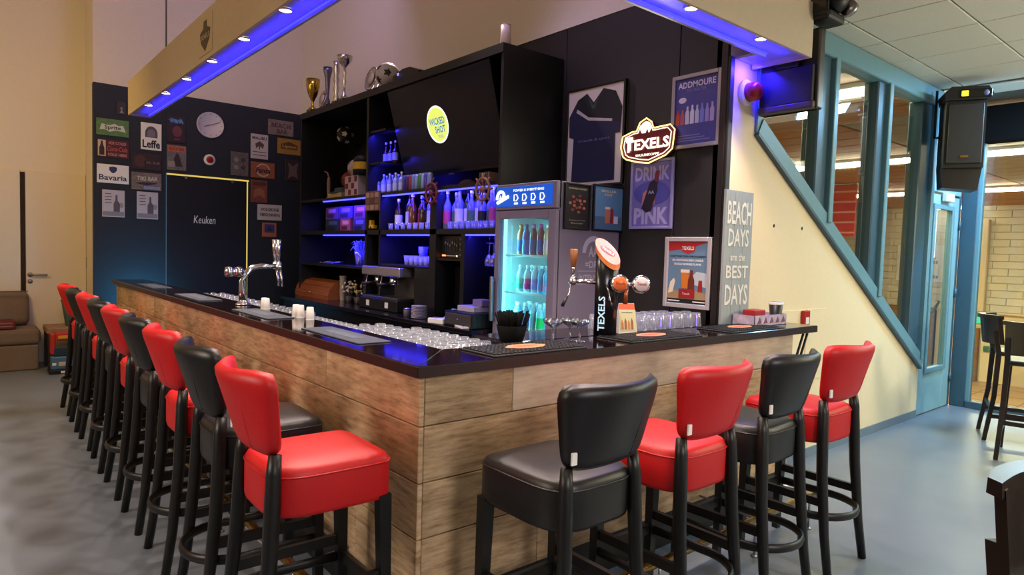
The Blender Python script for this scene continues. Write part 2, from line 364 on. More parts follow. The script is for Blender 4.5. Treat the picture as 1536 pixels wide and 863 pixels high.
# door beside it
dr = empty('door_1', (0, 0, 0)); dr['kind'] = 'structure'
D0, D1 = 7.43, 8.33
b = MB(); b.rbox(D0, 7.58, YS+0.0, YS+0.05, 0.01, 2.27, 0.005, 1).rbox(8.12, D1, YS, YS+0.05, 0.01, 2.27, 0.005, 1)
b.rbox(7.58, 8.12, YS, YS+0.05, 0.01, 0.47, 0.005, 1).rbox(7.58, 8.12, YS, YS+0.05, 2.13, 2.27, 0.005, 1)
b.build('leaf', mat('door_pale_blue', (136, 180, 190), 0.35, var=0.04, scale=15), dr)
b = MB(); b.rbox(7.55, 7.6, YS-0.02, YS, 0.43, 2.17, 0.005, 1).rbox(8.10, 8.15, YS-0.02, YS, 0.43, 2.17, 0.005, 1).rbox(7.6, 8.1, YS-0.02, YS, 0.43, 0.48, 0.005, 1).rbox(7.6, 8.1, YS-0.02, YS, 2.12, 2.17, 0.005, 1)
b.build('glazing_bead', m_blue, dr)
MB().box(7.58, 8.12, YS+0.02, YS+0.028, 0.47, 2.13).build('pane', m_glass, dr)
MB().rbox(7.45, 8.34, YS-0.01, YS+0.08, 2.29, 3.11, 0.005, 1).build('transom_panel', mat('door_pale_blue', (136, 180, 190)), dr)
for z in (0.32, 1.25, 1.98): MB().lathe([(0.018, -0.05), (0.018, 0.05)], 8, (8.345, YS-0.01, z)).build('hinge', m_bluedk, dr)
MB().rbox(7.75, 7.98, YS-0.06, YS-0.012, 2.20, 2.29, 0.008, 1).build('door_closer', m_whitep, dr)
pb = MB().tube([(7.70, YS+0.07, 1.02), (7.85, YS+0.08, 1.02), (8.0, YS+0.08, 1.05), (8.06, YS+0.05, 1.16)], 0.015, 8); pb.build('handle', m_brass, dr)
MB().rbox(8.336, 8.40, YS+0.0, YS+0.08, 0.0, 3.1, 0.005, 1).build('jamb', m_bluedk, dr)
notice = MB().box(7.60, 7.72, YS+0.012, YS+0.016, 1.62, 2.10).build('notice', m_whitep, dr)
b = MB()
for k in range(5): b.box(7.63, 7.69, YS+0.009, YS+0.012, 1.68+0.08*k, 1.72+0.08*k)
b.build('print', m_grey, dr)
# glass wall towards the hall, facing the bar (plane x = XG)
gw = empty('window_2', (0, 0, 0)); gw['kind'] = 'structure'
MB().rbox(XG-0.05, XG+0.07, 2.27, 2.42, 0, 3.1, 0.006, 1).build('corner_post', m_bluedk, gw)
MB().rbox(XG-0.06, XG+0.07, -4, 2.27, 0, 0.075, 0.006, 1).build('bottom_rail', m_bluedk, gw)
MB().rbox(XG-0.04, XG+0.05, 2.235, 2.275, 0.07, 2.86, 0.004, 1).build('inner_bead', m_blue, gw)
MB().rbox(XG-0.10, XG+0.07, -4, 2.27, 2.86, 3.24, 0.006, 1).build('dark_header', mat('header_dark', (12, 9, 8), 0.9, spec=0.1), gw)
for a, c in ((0.55, 2.24), (-1.2, 0.47), (-4, -1.28)):
    MB().box(XG, XG+0.008, a, c, 0.075, 2.86).build('pane', m_glass, gw)
for y in (0.47, -1.28): MB().rbox(XG-0.04, XG+0.06, y, y+0.08, 0.075, 2.86, 0.005, 1).build('mullion', m_blue, gw)

# ------------------------------------------------------------------ sports hall behind the glass (half a level lower)
HX, HZ = 24.0, -2.0
struct('floor_hall', MB().box(8.5, HX, -4, 16, HZ-0.1, HZ), mat('hall_floor', (196, 158, 110), 0.45, var=0.08, scale=2))
hj = MB()
for k in range(16): hj.box(8.5, HX, -4+1.2*k, -3.97+1.2*k, HZ, HZ+0.004)
for k in range(13): hj.box(8.7+1.2*k, 8.73+1.2*k, -4, 16, HZ, HZ+0.004)
tag(hj.build('floor_joints_hall', mat('joint', (150, 112, 76), 0.6)), kind='structure')
wh = struct('wall_hall', MB().box(HX+0.06, HX+0.2, -4, 16, 0.15, 3.5), mat('block_mortar', (202, 194, 168), 0.8))
bmh = MB().rbox(-0.05, 0.06, -0.393, 0.393, -0.104, 0.104, 0.008, 1).mesh('block'); bmh.materials.append(mat('block_cream', (222, 214, 188), 0.8, var=0.05, scale=20, objrand=0.04))
for r in range(15):
    for c in range(16):
        y = 1.6+0.8*c+(0.4 if r % 2 else 0)
        inst('block', bmh, wh, (HX+0.06, y, 0.27+0.22*r))
struct('wall_hall_lower', MB().box(HX+0.005, HX+0.2, -4, 7.4, HZ, 0.1).rbox(HX-0.12, HX+0.2, -4, 7.4, 0.1, 0.16, 0.01, 1), mat('hall_cream', (226, 206, 160), 0.7))
ww = struct('wall_hall_wood', MB().box(HX, HX+0.2, 7.45, 16, HZ, 0.14), mat('wood_back', (96, 62, 30), 0.6))
for k in range(8): MB().rbox(HX-0.03, HX, 7.46, 15.9, HZ+0.02+0.265*k, HZ+0.275+0.265*k, 0.01, 1).build('plank', mat('hall_wood', (150, 104, 56), 0.5, var=0.2, scale=3, stretch=(1, 0.2, 4)), ww)
struct('wall_hall_side', MB().box(4.2, HX, 15.9, 16, HZ, 3.5), mat('hall_wood', (150, 104, 56)))
struct('wall_hall_stair', MB().box(4.0, 4.1, YS+0.1, 16, 0, 3.5), mat('hall_cream', (226, 206, 160)))
struct('floor_landing', MB().box(4.1, 8.5, YS+0.15, 16, HZ-0.1, HZ), mat('hall_floor', (196, 158, 110)))
ch = struct('ceiling_hall', MB().box(4.1, HX, YS+0.12, 16, 3.42, 3.5).box(8.6, HX, -4, YS+0.12, 3.42, 3.5), mat('hall_ceiling_gap', (80, 52, 30), 0.8))
m_slat = mat('ceiling_slat', (172, 118, 66), 0.55, var=0.15, scale=4, stretch=(4, 0.2, 1), objrand=0.12)
m_slatg = mat('ceiling_slat_grey', (166, 158, 152), 0.7, var=0.08, scale=4, objrand=0.05)
for k in range(33):
    x = 4.2+0.6*k
    MB().rbox(x, x+0.57, 4.1, 15.9, 3.38, 3.42, 0.008, 1).build('slat', m_slat, ch)
    if x > 8.7: MB().rbox(x, x+0.57, -3.9, 4.06, 3.38, 3.42, 0.008, 1).build('slat', m_slatg, ch)
    else: MB().rbox(x, x+0.57, YS+0.13, 4.06, 3.38, 3.42, 0.008, 1).build('slat', m_slat, ch)
m_tube = emat('fluorescent', (255, 240, 206), 26.0)
for k, (x, y0, y1) in enumerate(((7.1, 2.55, 4.4), (7.1, 4.7, 7.2), (12.3, 1.2, 3.6), (12.3, 3.9, 6.6), (18.2, 3.0, 5.2), (18.2, 5.6, 8.6), (23.2, 6.4, 8.2), (12.3, -1.6, 0.8))):
    t = empty('fluorescent_light', (x, (y0+y1)/2, 3.3), 0, ['long ceiling tube light right behind the sloped window', 'ceiling tube light deeper in the stair hall, first row', 'second-row hall ceiling tube seen through the right glass wall', 'second-row hall ceiling tube seen through the sloped window', 'third-row hall ceiling tube seen above the glass wall door post', 'third-row hall ceiling tube seen between the window mullions', 'farthest small hall ceiling tube near the block wall', 'second-row hall ceiling tube at the right edge of the picture'][k], 'light', 'hall ceiling tubes')
    hl = (y1-y0)/2
    MB().rbox(-0.09, 0.09, -hl, hl, 0.03, 0.08, 0.01, 1).build('housing', m_whitep, t)
    MB().lathe([(0.05, -hl+0.02), (0.05, hl-0.02)], 10, M=Matrix.Rotation(PI/2, 4, 'X')).build('tube', m_tube, t)
lamp('hall_lamp', 'AREA', (12.3, 4.0, 3.235), 260, (255, 240, 200), (12.3, 4.0, 0), 0.1, 5)
lamp('hall_lamp', 'AREA', (18.2, 5.7, 3.235), 420, (255, 240, 200), (18.2, 5.7, 0), 0.1, 5.6)
lamp('stair_lamp', 'AREA', (7.1, 4.8, 3.235), 110, (255, 236, 190), (7.1, 4.8, 0), 0.09, 4.4)
# objects in the hall
q0 = onx(1347, 368, HX-0.02); q1 = onx(1414, 424, HX-0.02)
r_ = empty('notice_board', (HX-0.02, q0[1], q1[2]), -PI/2, 'white notice board with faint grey lettering on the far block wall', 'board')
wd, hd = q0[1]-q1[1], q0[2]-q1[2]
MB().rbox(0, wd, -0.03, 0.0, 0, hd, 0.01, 1).build('panel', m_lightwhite, r_)
b = MB()
for (a, c, z0, z1) in ((0.12, 0.42, 0.50, 0.58), (0.6, 0.9, 0.50, 0.58), (0.08, 0.4, 0.1, 0.18), (0.6, 0.92, 0.1, 0.18), (0.15, 0.4, 0.64, 0.68), (0.62, 0.85, 0.64, 0.68)):
    for j in range(5): b.box(wd*(a+(c-a)*j/5), wd*(a+(c-a)*(j+0.7)/5), -0.036, -0.031, hd*z0, hd*z1)
b.build('lettering', m_grey, r_)
e = onx(1455, 478, HX)
r_ = empty('exit_sign', (HX, e[1], e[2]), -PI/2, 'green emergency exit sign glowing above the hall door', 'sign')
MB().rbox(-0.32, 0.32, -0.08, 0, -0.12, 0.12, 0.01, 1).build('housing', emat('exit_green', (70, 200, 150), 1.3), r_)
b = MB().box(-0.2, -0.05, -0.086, -0.081, -0.06, 0.02); b.prism([(0.02, -0.03), (0.14, -0.03), (0.14, -0.07), (0.24, 0.0), (0.14, 0.07), (0.14, 0.03), (0.02, 0.03)], -0.086, -0.081)
b.lathe([(0.03, 0), (0.03, 0.005)], 10, M=Matrix.Translation((-0.12, -0.081, 0.06)) @ Matrix.Rotation(PI/2, 4, 'X')); b.build('pictogram', m_inkw, r_)
d0 = onx(1473, 490, HX); d1 = onx(1516, 568, HX)
r_ = empty('hall_door', (HX-0.005, d0[1], HZ), -PI/2, 'cream hall door with a green push bar under the exit sign', 'door')
wd = d0[1]-d1[1]
MB().rbox(0, wd, -0.06, 0, 0, d0[2]-HZ, 0.02, 1).build('leaf', mat('hall_door_cream', (240, 224, 176), 0.5), r_)
MB().rbox(0.1, 0.75, -0.14, -0.06, 0.95, 1.12, 0.02, 1).build('push_bar', mat('bar_green', (70, 120, 84), 0.5), r_)
c0 = onx(1467, 330, HX); c1 = onx(1481, 430, HX)
tag(MB().rbox(HX-0.25, HX, c1[1], c0[1], 0.16, c0[2], 0.02, 1).build('wall_column', mat('hall_cream', (226, 206, 160))), 'pale vertical column on the far hall wall beside the glass post', 'column')
c0 = onx(1453, 490, HX); c1 = onx(1466, 568, HX)
tag(MB().rbox(HX-0.2, HX, c1[1], c0[1], HZ, -0.35, 0.02, 1).build('wood_post', mat('hall_wood', (150, 104, 56))), 'brown wooden post left of the hall door', 'post')
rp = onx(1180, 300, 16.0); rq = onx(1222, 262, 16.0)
r_ = empty('red_reflection_panel', (16.0, rq[1]-1.0, 0.6), 0, 'bright red hanging panel added for a red reflection in the leftmost sloped pane', 'screen')  # added panel standing in for a red reflection in the glass
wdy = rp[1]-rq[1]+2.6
MB().rbox(0, 0.06, 0, wdy, 1.55, 2.75, 0.01, 1).build('red_panel', mat('red_reflection_panel', (226, 70, 44), 0.7, emit=(226, 60, 40), estr=0.0), r_)
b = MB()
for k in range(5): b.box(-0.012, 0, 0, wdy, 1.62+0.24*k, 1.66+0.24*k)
b.build('stripe', mat('reflection_stripe', (250, 180, 150), 0.7), r_)
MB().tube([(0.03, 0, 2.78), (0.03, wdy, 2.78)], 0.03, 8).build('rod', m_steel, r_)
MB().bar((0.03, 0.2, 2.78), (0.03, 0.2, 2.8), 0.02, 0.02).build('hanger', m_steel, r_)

# ------------------------------------------------------------------ soffit over the bar with spots and blue light
SX0, SY0, SZ0, SZ1 = 1.30, 2.01, 2.80, 3.13
sof = empty('bar_soffit', (SX0, SY0, SZ0), 0, 'beige L-shaped light soffit hanging over the bar with blue glow underneath', 'soffit')
def sb(mb, x0, x1, y0, y1, z0, z1): mb.box(x0-SX0, x1-SX0, y0-SY0, y1-SY0, z0-SZ0, z1-SZ0); return mb
b = MB(); sb(b, 1.30, 1.318, 2.028, 7.58, 2.80, 3.13); sb(b, 1.30, 4.04, 2.01, 2.028, 2.80, 3.13); sb(b, 1.318, 1.50, 7.56, 7.58, 2.80, 3.13)
sb(b, 4.022, 4.04, 2.028, 2.40, 2.80, 3.13); b.build('fascia', m_tan, sof)
m_panel = mat('soffit_panel', (168, 166, 176), 0.35)
b = MB(); sb(b, 1.318, 1.484, 2.028, 7.56, 2.83, 2.845); sb(b, 1.484, 4.022, 2.028, 2.20, 2.83, 2.845); sb(b, 3.84, 4.022, 2.20, 2.40, 2.83, 2.845)
b.build('underside_panel', m_panel, sof)
b = MB(); sb(b, 1.484, 1.50, 2.20, 7.56, 2.80, 3.13); sb(b, 1.484, 3.84, 2.20, 2.216, 2.80, 3.13); b.build('inner_lip', mat('inner_lip_white', (170, 168, 180), 0.3), sof)
b = MB(); sb(b, 1.36, 1.50, 2.05, 7.56, 3.11, 3.13); sb(b, 1.5, 4.022, 2.05, 2.2, 3.11, 3.13); b.build('top_panel', m_tan, sof)
for (x, y) in ((1.42, 6.55), (1.42, 4.2), (1.42, 2.3), (2.9, 2.12)):
    MB().tube([(x-SX0, y-SY0, 3.12-SZ0), (x-SX0, y-SY0, 5.0-SZ0)], 0.007, 6).build('suspension_rod', m_grey, sof)
sp_ring = MB().lathe([(0.040, -0.001), (0.044, -0.006), (0.034, -0.010), (0.033, -0.002)], 20, cap=False).mesh('spot_ring'); sp_ring.materials.append(m_steel)
sp_disc = MB().lathe([(0.033, -0.006), (0.0, -0.007)], 20, cap=False).mesh('spot_lens'); sp_disc.materials.append(m_warm_led)
spots = [(1.345, 2.26+0.68*k) for k in range(8)]+[(2.21, 2.055), (2.89, 2.055), (3.57, 2.055)]
spots = [(1.372 if x < 1.4 else x, y if x < 1.4 else 2.082) for x, y in spots]
for k, (x, y) in enumerate(spots):
    r_ = inst('spot_ring', sp_ring, sof, (x-SX0, y-SY0, 2.83-SZ0)); inst('lens', sp_disc, r_)
    lamp('soffit_spot_lamp', 'SPOT', (x, y, 2.80), 50, (255, 230, 208), (x-0.10 if x < 1.4 else x, y if x < 1.4 else y-0.10, 0), spot=100, blend=0.5, radius=0.014)
# blue strips lying inside the channel, shining on the panel and the lip
b = MB(); sb(b, 1.474, 1.482, 2.25, 7.54, 2.815, 2.823); sb(b, 1.5, 3.83, 2.190, 2.198, 2.815, 2.823); b.build('led_strip', emat('soffit_led', (40, 36, 255), 4.0), sof)
lamp('soffit_led_lamp', 'AREA', (1.43, 4.9, 2.803), 5, (26, 20, 255), (1.46, 4.9, 3), 5.2, 0.04)
lamp('soffit_led_lamp', 'AREA', (2.7, 2.14, 2.803), 2.8, (26, 20, 255), (2.7, 2.15, 3), 2.5, 0.04)
lamp('soffit_led_lamp', 'AREA', (3.93, 2.30, 2.79), 9, (44, 30, 255), (3.93, 2.45, 2.55), 0.15, 0.04)
# paper crest pasted on the soffit
a0 = onx(299, 38, 1.30); a1 = onx(319, 74, 1.30)
r_ = empty('soffit_crest', (1.30, a0[1], a1[2]), -PI/2, 'cream paper with a grey shield crest pasted on the soffit front', 'sign')
wd, hd = a0[1]-a1[1], 0.25
MB().box(0, wd, -0.004, -0.0005, 0, hd).build('paper', mat('paper_cream', (206, 190, 160), 0.8), r_)
MB().prism([(wd*0.12, hd*0.62), (wd*0.2, hd*0.35), (wd*0.5, hd*0.08), (wd*0.8, hd*0.35), (wd*0.88, hd*0.62), (wd*0.62, hd*0.72), (wd*0.6, hd*0.9), (wd*0.4, hd*0.9), (wd*0.38, hd*0.72)], -0.006, -0.004).build('shield', mat('crest_grey', (92, 84, 76), 0.8), r_)
b = MB(); text_mb(b, 'TEXELS', wd*0.5, hd*0.48, hd*0.13, -0.0065, wd*0.62, 0.01); b.build('lettering', mat('paper_cream', (206, 190, 160)), r_)

# ------------------------------------------------------------------ bar: planked front, worktop, rail
CX, CY = 1.31, 2.08        # plank faces
BZ = [0.19, 0.447, 0.665, 0.883, 1.075]
bar = empty('bar', (CX, CY, 0), 0, 'wood-planked L-shaped bar with dark plinth under the counter', 'bar')
MB().box(0.03, 0.24, 0.03, 6.2, 0, 1.075).box(0.24, 2.83, 0.03, 0.24, 0, 1.075).build('carcass', m_black, bar)
MB().box(0.02, 0.03, 0.02, 6.2, 0, 0.19).box(0.02, 2.83, 0.02, 0.03, 0, 0.19).build('plinth', mat('plinth', (22, 18, 18), 0.5), bar)
lens_l = [[0, 0.82, 2.6, 4.4, 6.22], [0, 1.7, 3.4, 4.6, 6.22], [0, 1.2, 2.9, 5.0, 6.22], [0, 0.5, 2.2, 4.2, 6.22]]
lens_r = [[0, 0.455, 2.82], [0, 1.35, 2.82], [0, 1.9, 2.82], [0, 0.62, 2.0, 2.82]]
for r in range(4):
    z0, z1 = BZ[3-r]+0.002, BZ[4-r]-0.002
    for a, c in zip(lens_l[r][:-1], lens_l[r][1:]):
        MB().rbox(0.0, 0.022, (a+0.001 if a else 0.0), c-0.001, z0, z1, 0.003, 1).build('plank', m_plank, bar)
    for k, (a, c) in enumerate(zip(lens_r[r][:-1], lens_r[r][1:])):
        mm = m_plankL if (r == 0 and k == 1) else m_plank
        MB().rbox((a+0.001 if a else 0.024), c-0.001, 0.0, 0.022, z0, z1, 0.003, 1).build('plank', mm, bar)
# counter: L-shaped slab with mitred joint
TOP = 1.12
cnt = empty('counter_top', (1.282, 2.05, 1.075), 0, 'glossy dark wooden counter slab running round the bar corner', 'counter')
def slab(poly, name):
    n = len(poly); bm = bmesh.new(); lo = [bm.verts.new((x, y, 0)) for x, y in poly]; hi = [bm.verts.new((x, y, 0.045)) for x, y in poly]
    bm.faces.new(lo[::-1]); bm.faces.new(hi)
    for i in range(n): bm.faces.new((lo[i], lo[(i+1) % n], hi[(i+1) % n], hi[i]))
    bmesh.ops.bevel(bm, geom=list(bm.edges), offset=0.003, segments=1, affect='EDGES'); bm.verts.index_update()
    mb = MB(); mb.add([v.co[:] for v in bm.verts], [[v.index for v in f.verts] for f in bm.faces]); bm.free()
    return mb.build(name, m_top, cnt)
slab([(0, 0), (0.318, 0.318), (0.318, 6.32), (0.0, 6.32)], 'long_slab')
slab([(0.002, 0), (3.11, 0.0), (3.11, 0.318), (0.32, 0.318)], 'short_slab')
m_edge = mat('counter_edge', (36, 20, 20), 0.45, var=0.2, scale=20)
MB().box(-0.0025, -0.0005, 0.0, 6.32, 0.002, 0.042).build('edge_band', m_edge, cnt)
MB().box(0.0, 3.11, -0.0025, -0.0005, 0.002, 0.042).build('edge_band', m_edge, cnt)
for x in (4.244, 4.30):
    tag(MB().tube([(x-1.282, 0.02, -0.004), (x-1.282-0.012, 0.10, -0.35), (x-1.282+0.012, 0.12, -0.35), (x-1.282+0.02, 0.20, -0.004)], 0.008, 6).build('hairpin_bracket', m_blkmetal, cnt))
# lower working shelf behind the long side and behind the short side
tag(MB().rbox(1.605, 2.02, 2.375, 8.2, 0.955, 0.985, 0.004, 1).box(1.62, 1.98, 2.42, 8.15, 0.0, 0.955).build('under_counter_shelf', mat('steel_dark', (60, 60, 66), 0.3, 0.8)), 'low steel glass shelf behind the long side of the bar', 'shelf')
tag(MB().rbox(2.05, 3.76, 2.42, 2.74, 1.085, 1.115, 0.004, 1).box(2.10, 3.74, 2.5, 2.72, 0.0, 1.085).build('back_ledge', m_top), 'dark ledge behind the short side of the counter', 'shelf')
# foot rails
RLX, RRY, RZ = 1.06, 1.74, 0.2
rail = empty('foot_rail', (RLX, RRY, RZ), 0, 'brass foot rail on thin brackets running round the bar', 'rail')
MB().tube([(0.09, 6.3, 0), (0.0, 6.2, 0), (0, 0.15, 0), (0.05, 0.05, 0), (0.15, 0, 0), (2.78, 0, 0)], 0.02, 10).build('tube', m_brass, rail)
for y in (0.9, 1.9, 2.9, 3.9, 4.9, 5.9):
    b = MB().tube([(0, y, 0), (0.0, y, -RZ)], 0.006, 6).lathe([(0.018, 0), (0.016, 0.008), (0.006, 0.012)], 10, (0, y, -RZ)); b.tube([(0, y, 0), (0.26, y, 0.02)], 0.006, 6); b.build('bracket', m_steel, rail)
for x in (0.55, 1.3, 2.1, 2.69):
    b = MB().tube([(x, 0, 0), (x, 0.0, -RZ)], 0.006, 6).lathe([(0.018, 0), (0.016, 0.008), (0.006, 0.012)], 10, (x, 0, -RZ)); b.tube([(x, 0, 0), (x, 0.35, 0.02)], 0.006, 6); b.build('bracket', m_steel, rail)
MB().lathe([(0.0, -0.03), (0.024, -0.03), (0.024, 0.0), (0.0, 0.0)], 10, M=Matrix.Translation((2.78, 0, 0)) @ Matrix.Rotation(PI/2, 4, 'Y')).build('end_cap', m_blkmetal, rail)

# ------------------------------------------------------------------ upholstered bar stools
def seat_outline(sc, z, n=40):
    pts = []
    hw, fy, ry = 0.205*sc, 0.0, 0.0
    F, Rr = 0.225-(1-sc)*0.22, -0.215+(1-sc)*0.2
    for k in range(n):
        t = 2*PI*k/n; c, s_ = math.cos(t), math.sin(t)
        e = 0.22 if s_ > 0 else 0.62
        x = math.copysign(abs(c)**(0.22 if s_ > 0 else 0.5), c)*hw
        yy = math.copysign(abs(s_)**e, s_)
        y = yy*F if s_ > 0 else -yy*Rr
        pts.append((x, y, z))
    return pts
def back_mb():
    N, Mv = 22, 14; mb = MB(); vs = []; fs = []
    def surf(u, v, side):
        e = abs(2*v-1)**7
        hw = (0.184+0.064*v)*(1-0.15*e)
        ez = abs(u)**6
        z = 0.845+0.30*v; z = 0.995+(z-0.995)*(1-0.10*ez)+0.010*v*u*u
        x = hw*u
        y = -0.212-0.10*v+0.092*u*u*(0.25+0.75*v)
        tk = 0.030*max(0.0, (1-abs(u)**9))**0.5*max(0.0, (1-abs(2*v-1)**9))**0.5
        return (x, y+side*tk, z)
    for side in (1, -1):
        for j in range(Mv+1):
            for i in range(N+1): vs.append(surf(-1+2*i/N, j/Mv, side))
    n1 = (N+1)*(Mv+1)
    for j in range(Mv):
        for i in range(N):
            a = j*(N+1)+i; fs.append((a, a+1, a+N+2, a+N+1)); fs.append((n1+a, n1+a+N+1, n1+a+N+2, n1+a+1))
    mb.add(vs, fs, True); return mb
def make_stool(mu, red):
    root = empty('bar_stool')
    rings = [seat_outline(0.93, 0.642), seat_outline(0.985, 0.646), seat_outline(1.0, 0.66), seat_outline(1.0, 0.775), seat_outline(0.99, 0.79), seat_outline(0.95, 0.805), seat_outline(0.88, 0.812), seat_outline(0.6, 0.822), seat_outline(0.2, 0.826)]
    MB().loft(rings).build('seat', mu, root)
    MB().tube([(x*1.004, y*1.004, 0.781) for x, y, z in seat_outline(1.0, 0)], 0.0035, 5, closed=True).build('piping', mu, root)
    bk = back_mb().build('backrest', mu, root)
    MB().tube([(0.085, -0.244, 0.88), (0.092, -0.266, 0.95), (0.102, -0.292, 1.05), (0.106, -0.303, 1.09)], 0.0035, 5).build('seam', mu, bk)
    for s in (-1, 1):
        MB().tube([(s*0.19, -0.275, 0.0), (s*0.185, -0.245, 0.2), (s*0.178, -0.215, 0.5), (s*0.172, -0.205, 0.68), (s*0.168, -0.200, 0.80), (s*0.163, -0.194, 0.862)], [0.020, 0.022, 0.026, 0.027, 0.025, 0.021], 8, True, rot=PI/8).build('leg', m_blackwood, root)
        MB().tube([(s*0.185, 0.205, 0.0), (s*0.185, 0.20, 0.3), (s*0.182, 0.192, 0.66)], [0.024, 0.028, 0.033], 4, False, rot=PI/4).build('leg', m_blackwood, root)
        MB().bar((s*0.185, 0.20, 0.36), (s*0.18, -0.235, 0.36), 0.022, 0.04).build('stretcher', m_blackwood, root)
    MB().bar((-0.185, 0.202, 0.29), (0.185, 0.202, 0.29), 0.022, 0.045).build('stretcher', m_blackwood, root)
    pts = [(-0.185, 0.19, 0.285), (-0.19, 0.05, 0.285)]+[(0.2*math.cos(PI+PI*k/16), -0.10+0.2*math.sin(PI+PI*k/16), 0.285) for k in range(17)]+[(0.19, 0.05, 0.285), (0.185, 0.19, 0.285)]
    MB().tube(pts, 0.012, 8, sx=0.021).build('footrest_ring', m_blackwood, root)
    MB().box(-0.183, -0.160, -0.238, -0.232, 0.885, 0.925).build('brand_tag', m_whitep, root)
    return root
protoR = make_stool(m_red, True); protoB = make_stool(m_blk, False)
used = {'r': False, 'b': False}
def place_stool(col, x, y, rz, label, group):
    p = protoR if col == 'r' else protoB
    o = p if not used[col] else copy_tree(p)
    used[col] = True
    o.location = (x, y, 0); o.rotation_euler.z = rz; tag(o, label, 'stool', group)
LY = [2.28, 2.87, 3.465, 4.045, 4.64, 5.22, 5.82, 6.42, 7.05]
lab = ['red upholstered bar stool nearest the corner on the long side of the bar', 'black bar stool right behind the nearest red stool on the long side',
 'second red bar stool from the corner on the long side', 'second black bar stool from the corner on the long side', 'third red bar stool from the corner, middle of the long row',
 'third black bar stool from the corner on the long side', 'second red bar stool from the far end of the long row', 'farthest black bar stool in the long row', 'farthest red bar stool at the end of the long row']
for k, y in enumerate(LY):
    place_stool('r' if k % 2 == 0 else 'b', 0.985+random.uniform(-.006, .006), y, -PI/2+random.uniform(-.03, .03), lab[k], 'bar stools along the long side')
for k, x in enumerate((1.645, 2.26, 2.84, 3.43)):
    place_stool('b' if k % 2 == 0 else 'r', x, 1.665, random.uniform(-.02, .02), ['black bar stool nearest the corner on the short side of the bar', 'red bar stool between two black stools on the short side',
      'black bar stool between two red stools on the short side', 'red bar stool at the right end of the short side'][k], 'bar stools along the short side')

# ------------------------------------------------------------------ back bar cabinet
CXF = 3.17
CY0, CY1, CZ = 3.985, 7.83, 3.13
cab = empty('back_bar_cabinet', (CXF, CY0, 0), 0, 'tall black shelving wall unit behind the bar with blue-lit bays', 'cabinet')
def cb(x0, x1, y0, y1, z0, z1, name, m=m_black, par=None):
    return MB().box(x0-CXF, x1-CXF, y0-CY0, y1-CY0, z0, z1).build(name, m, par or cab)
cb(3.765, 3.795, CY0, CY1, 0, CZ-0.07, 'back_panel')
cb(CXF, 3.795, CY0-0.03, CY0, 0, CZ-0.07, 'side_panel'); cb(CXF, 3.795, CY1-0.03, CY1, 0, CZ-0.07, 'side_panel')
cb(CXF-0.01, 3.795, CY0-0.03, CY1, CZ-0.07, CZ, 'top_board')
cb(CXF, 3.765, CY0, CY1-0.03, 2.065, 2.095, 'shelf'); cb(CXF, 3.765, CY0, CY1-0.03, 1.685, 1.73, 'shelf')
cb(CXF+0.02, 3.765, 6.13, CY1-0.03, 1.325, 1.35, 'shelf')
cb(CXF, 3.765, 6.10, 6.14, 0.95, 3.06, 'divider'); cb(CXF, 3.765, 5.82, 5.85, 0.95, 2.065, 'divider')
cb(CXF, 3.765, 4.83, 4.93, 0.95, 2.065, 'divider'); cb(CXF, 3.765, 4.40, 4.455, 0.95, 1.685, 'divider')
cb(CXF+0.02, 3.765, 5.79, 6.10, 2.70, 2.72, 'shelf'); cb(CXF+0.02, 3.765, 5.79, 6.10, 2.385, 2.40, 'shelf')
cb(CXF+0.02, 3.765, 4.455, 4.83, 1.46, 1.48, 'shelf')
bcol = (46, 40, 255)
for (y0, y1, z) in ((6.15, 7.18, 2.065), (4.94, 5.80, 2.065), (4.01, 4.83, 2.065), (6.15, 7.16, 1.685), (4.94, 5.70, 1.685), (4.0, 4.40, 1.685)):
    cb(CXF+0.004, CXF+0.022, y0, y1, z-0.012, z-0.001, 'led_strip', m_blue_led)
    lamp('shelf_led_lamp', 'AREA', (CXF+0.05, (y0+y1)/2, z-0.014), 9.0*(y1-y0), bcol, (CXF+0.30, (y0+y1)/2, z-0.35), y1-y0, 0.02)
lamp('shelf_led_lamp', 'AREA', (CXF+0.05, 5.95, 2.69), 2.2, bcol, (CXF+0.3, 5.95, 2.3), 0.28, 0.02)
lamp('shelf_led_lamp', 'AREA', (CXF+0.05, 5.95, 2.38), 2.4, bcol, (CXF+0.3, 5.9, 2.1), 0.28, 0.02)
# working counter in front of the cabinet
tag(MB().rbox(2.93, CXF+0.6, 3.99, 7.79, 0.915, 0.95, 0.004, 1).box(2.97, CXF+0.55, 4.0, 7.78, 0.0, 0.915).build('back_worktop', mat('worktop_black', (20, 18, 20), 0.15)), 'low black working counter in front of the lit shelves', 'counter')
# television tilted forward in the cabinet niche
tvr = empty('television', (3.315, 4.965, 2.655), -PI/2, 'large black television tilted down in the cabinet with a round yellow logo', 'television')
tvr.rotation_euler = (math.radians(15.5), 0, -PI/2)
TW, TH = 0.80, 0.425
TVM = Matrix.Rotation(0, 4, 'X')
MB().rbox(-TW, TW, -0.02, 0.045, -TH, TH, 0.008, 2).build('casing', mat('tv_casing', (8, 8, 9), 0.4), tvr)
MB().box(-TW+0.015, TW-0.015, -0.0215, -0.02, -TH+0.02, TH-0.015).build('screen', mat('tv_screen', (3, 3, 7), 0.25, spec=0.2, emit=(10, 12, 30), estr=0.2), tvr)
MB().rbox(-0.04, 0.04, -0.026, -0.015, -TH-0.01, -TH+0.004, 0.003, 1).build('badge', m_steel, tvr)
MB().box(-0.2, 0.2, 0.045, 0.10, -0.15, 0.15).build('wall_bracket', m_blkmetal, tvr)
def circ(rx, rz, n=36, cx=0, cz=0): return [(cx+rx*math.cos(2*PI*k/n), cz+rz*math.sin(2*PI*k/n)) for k in range(n)]
LX, LZ = -0.06, 0.02
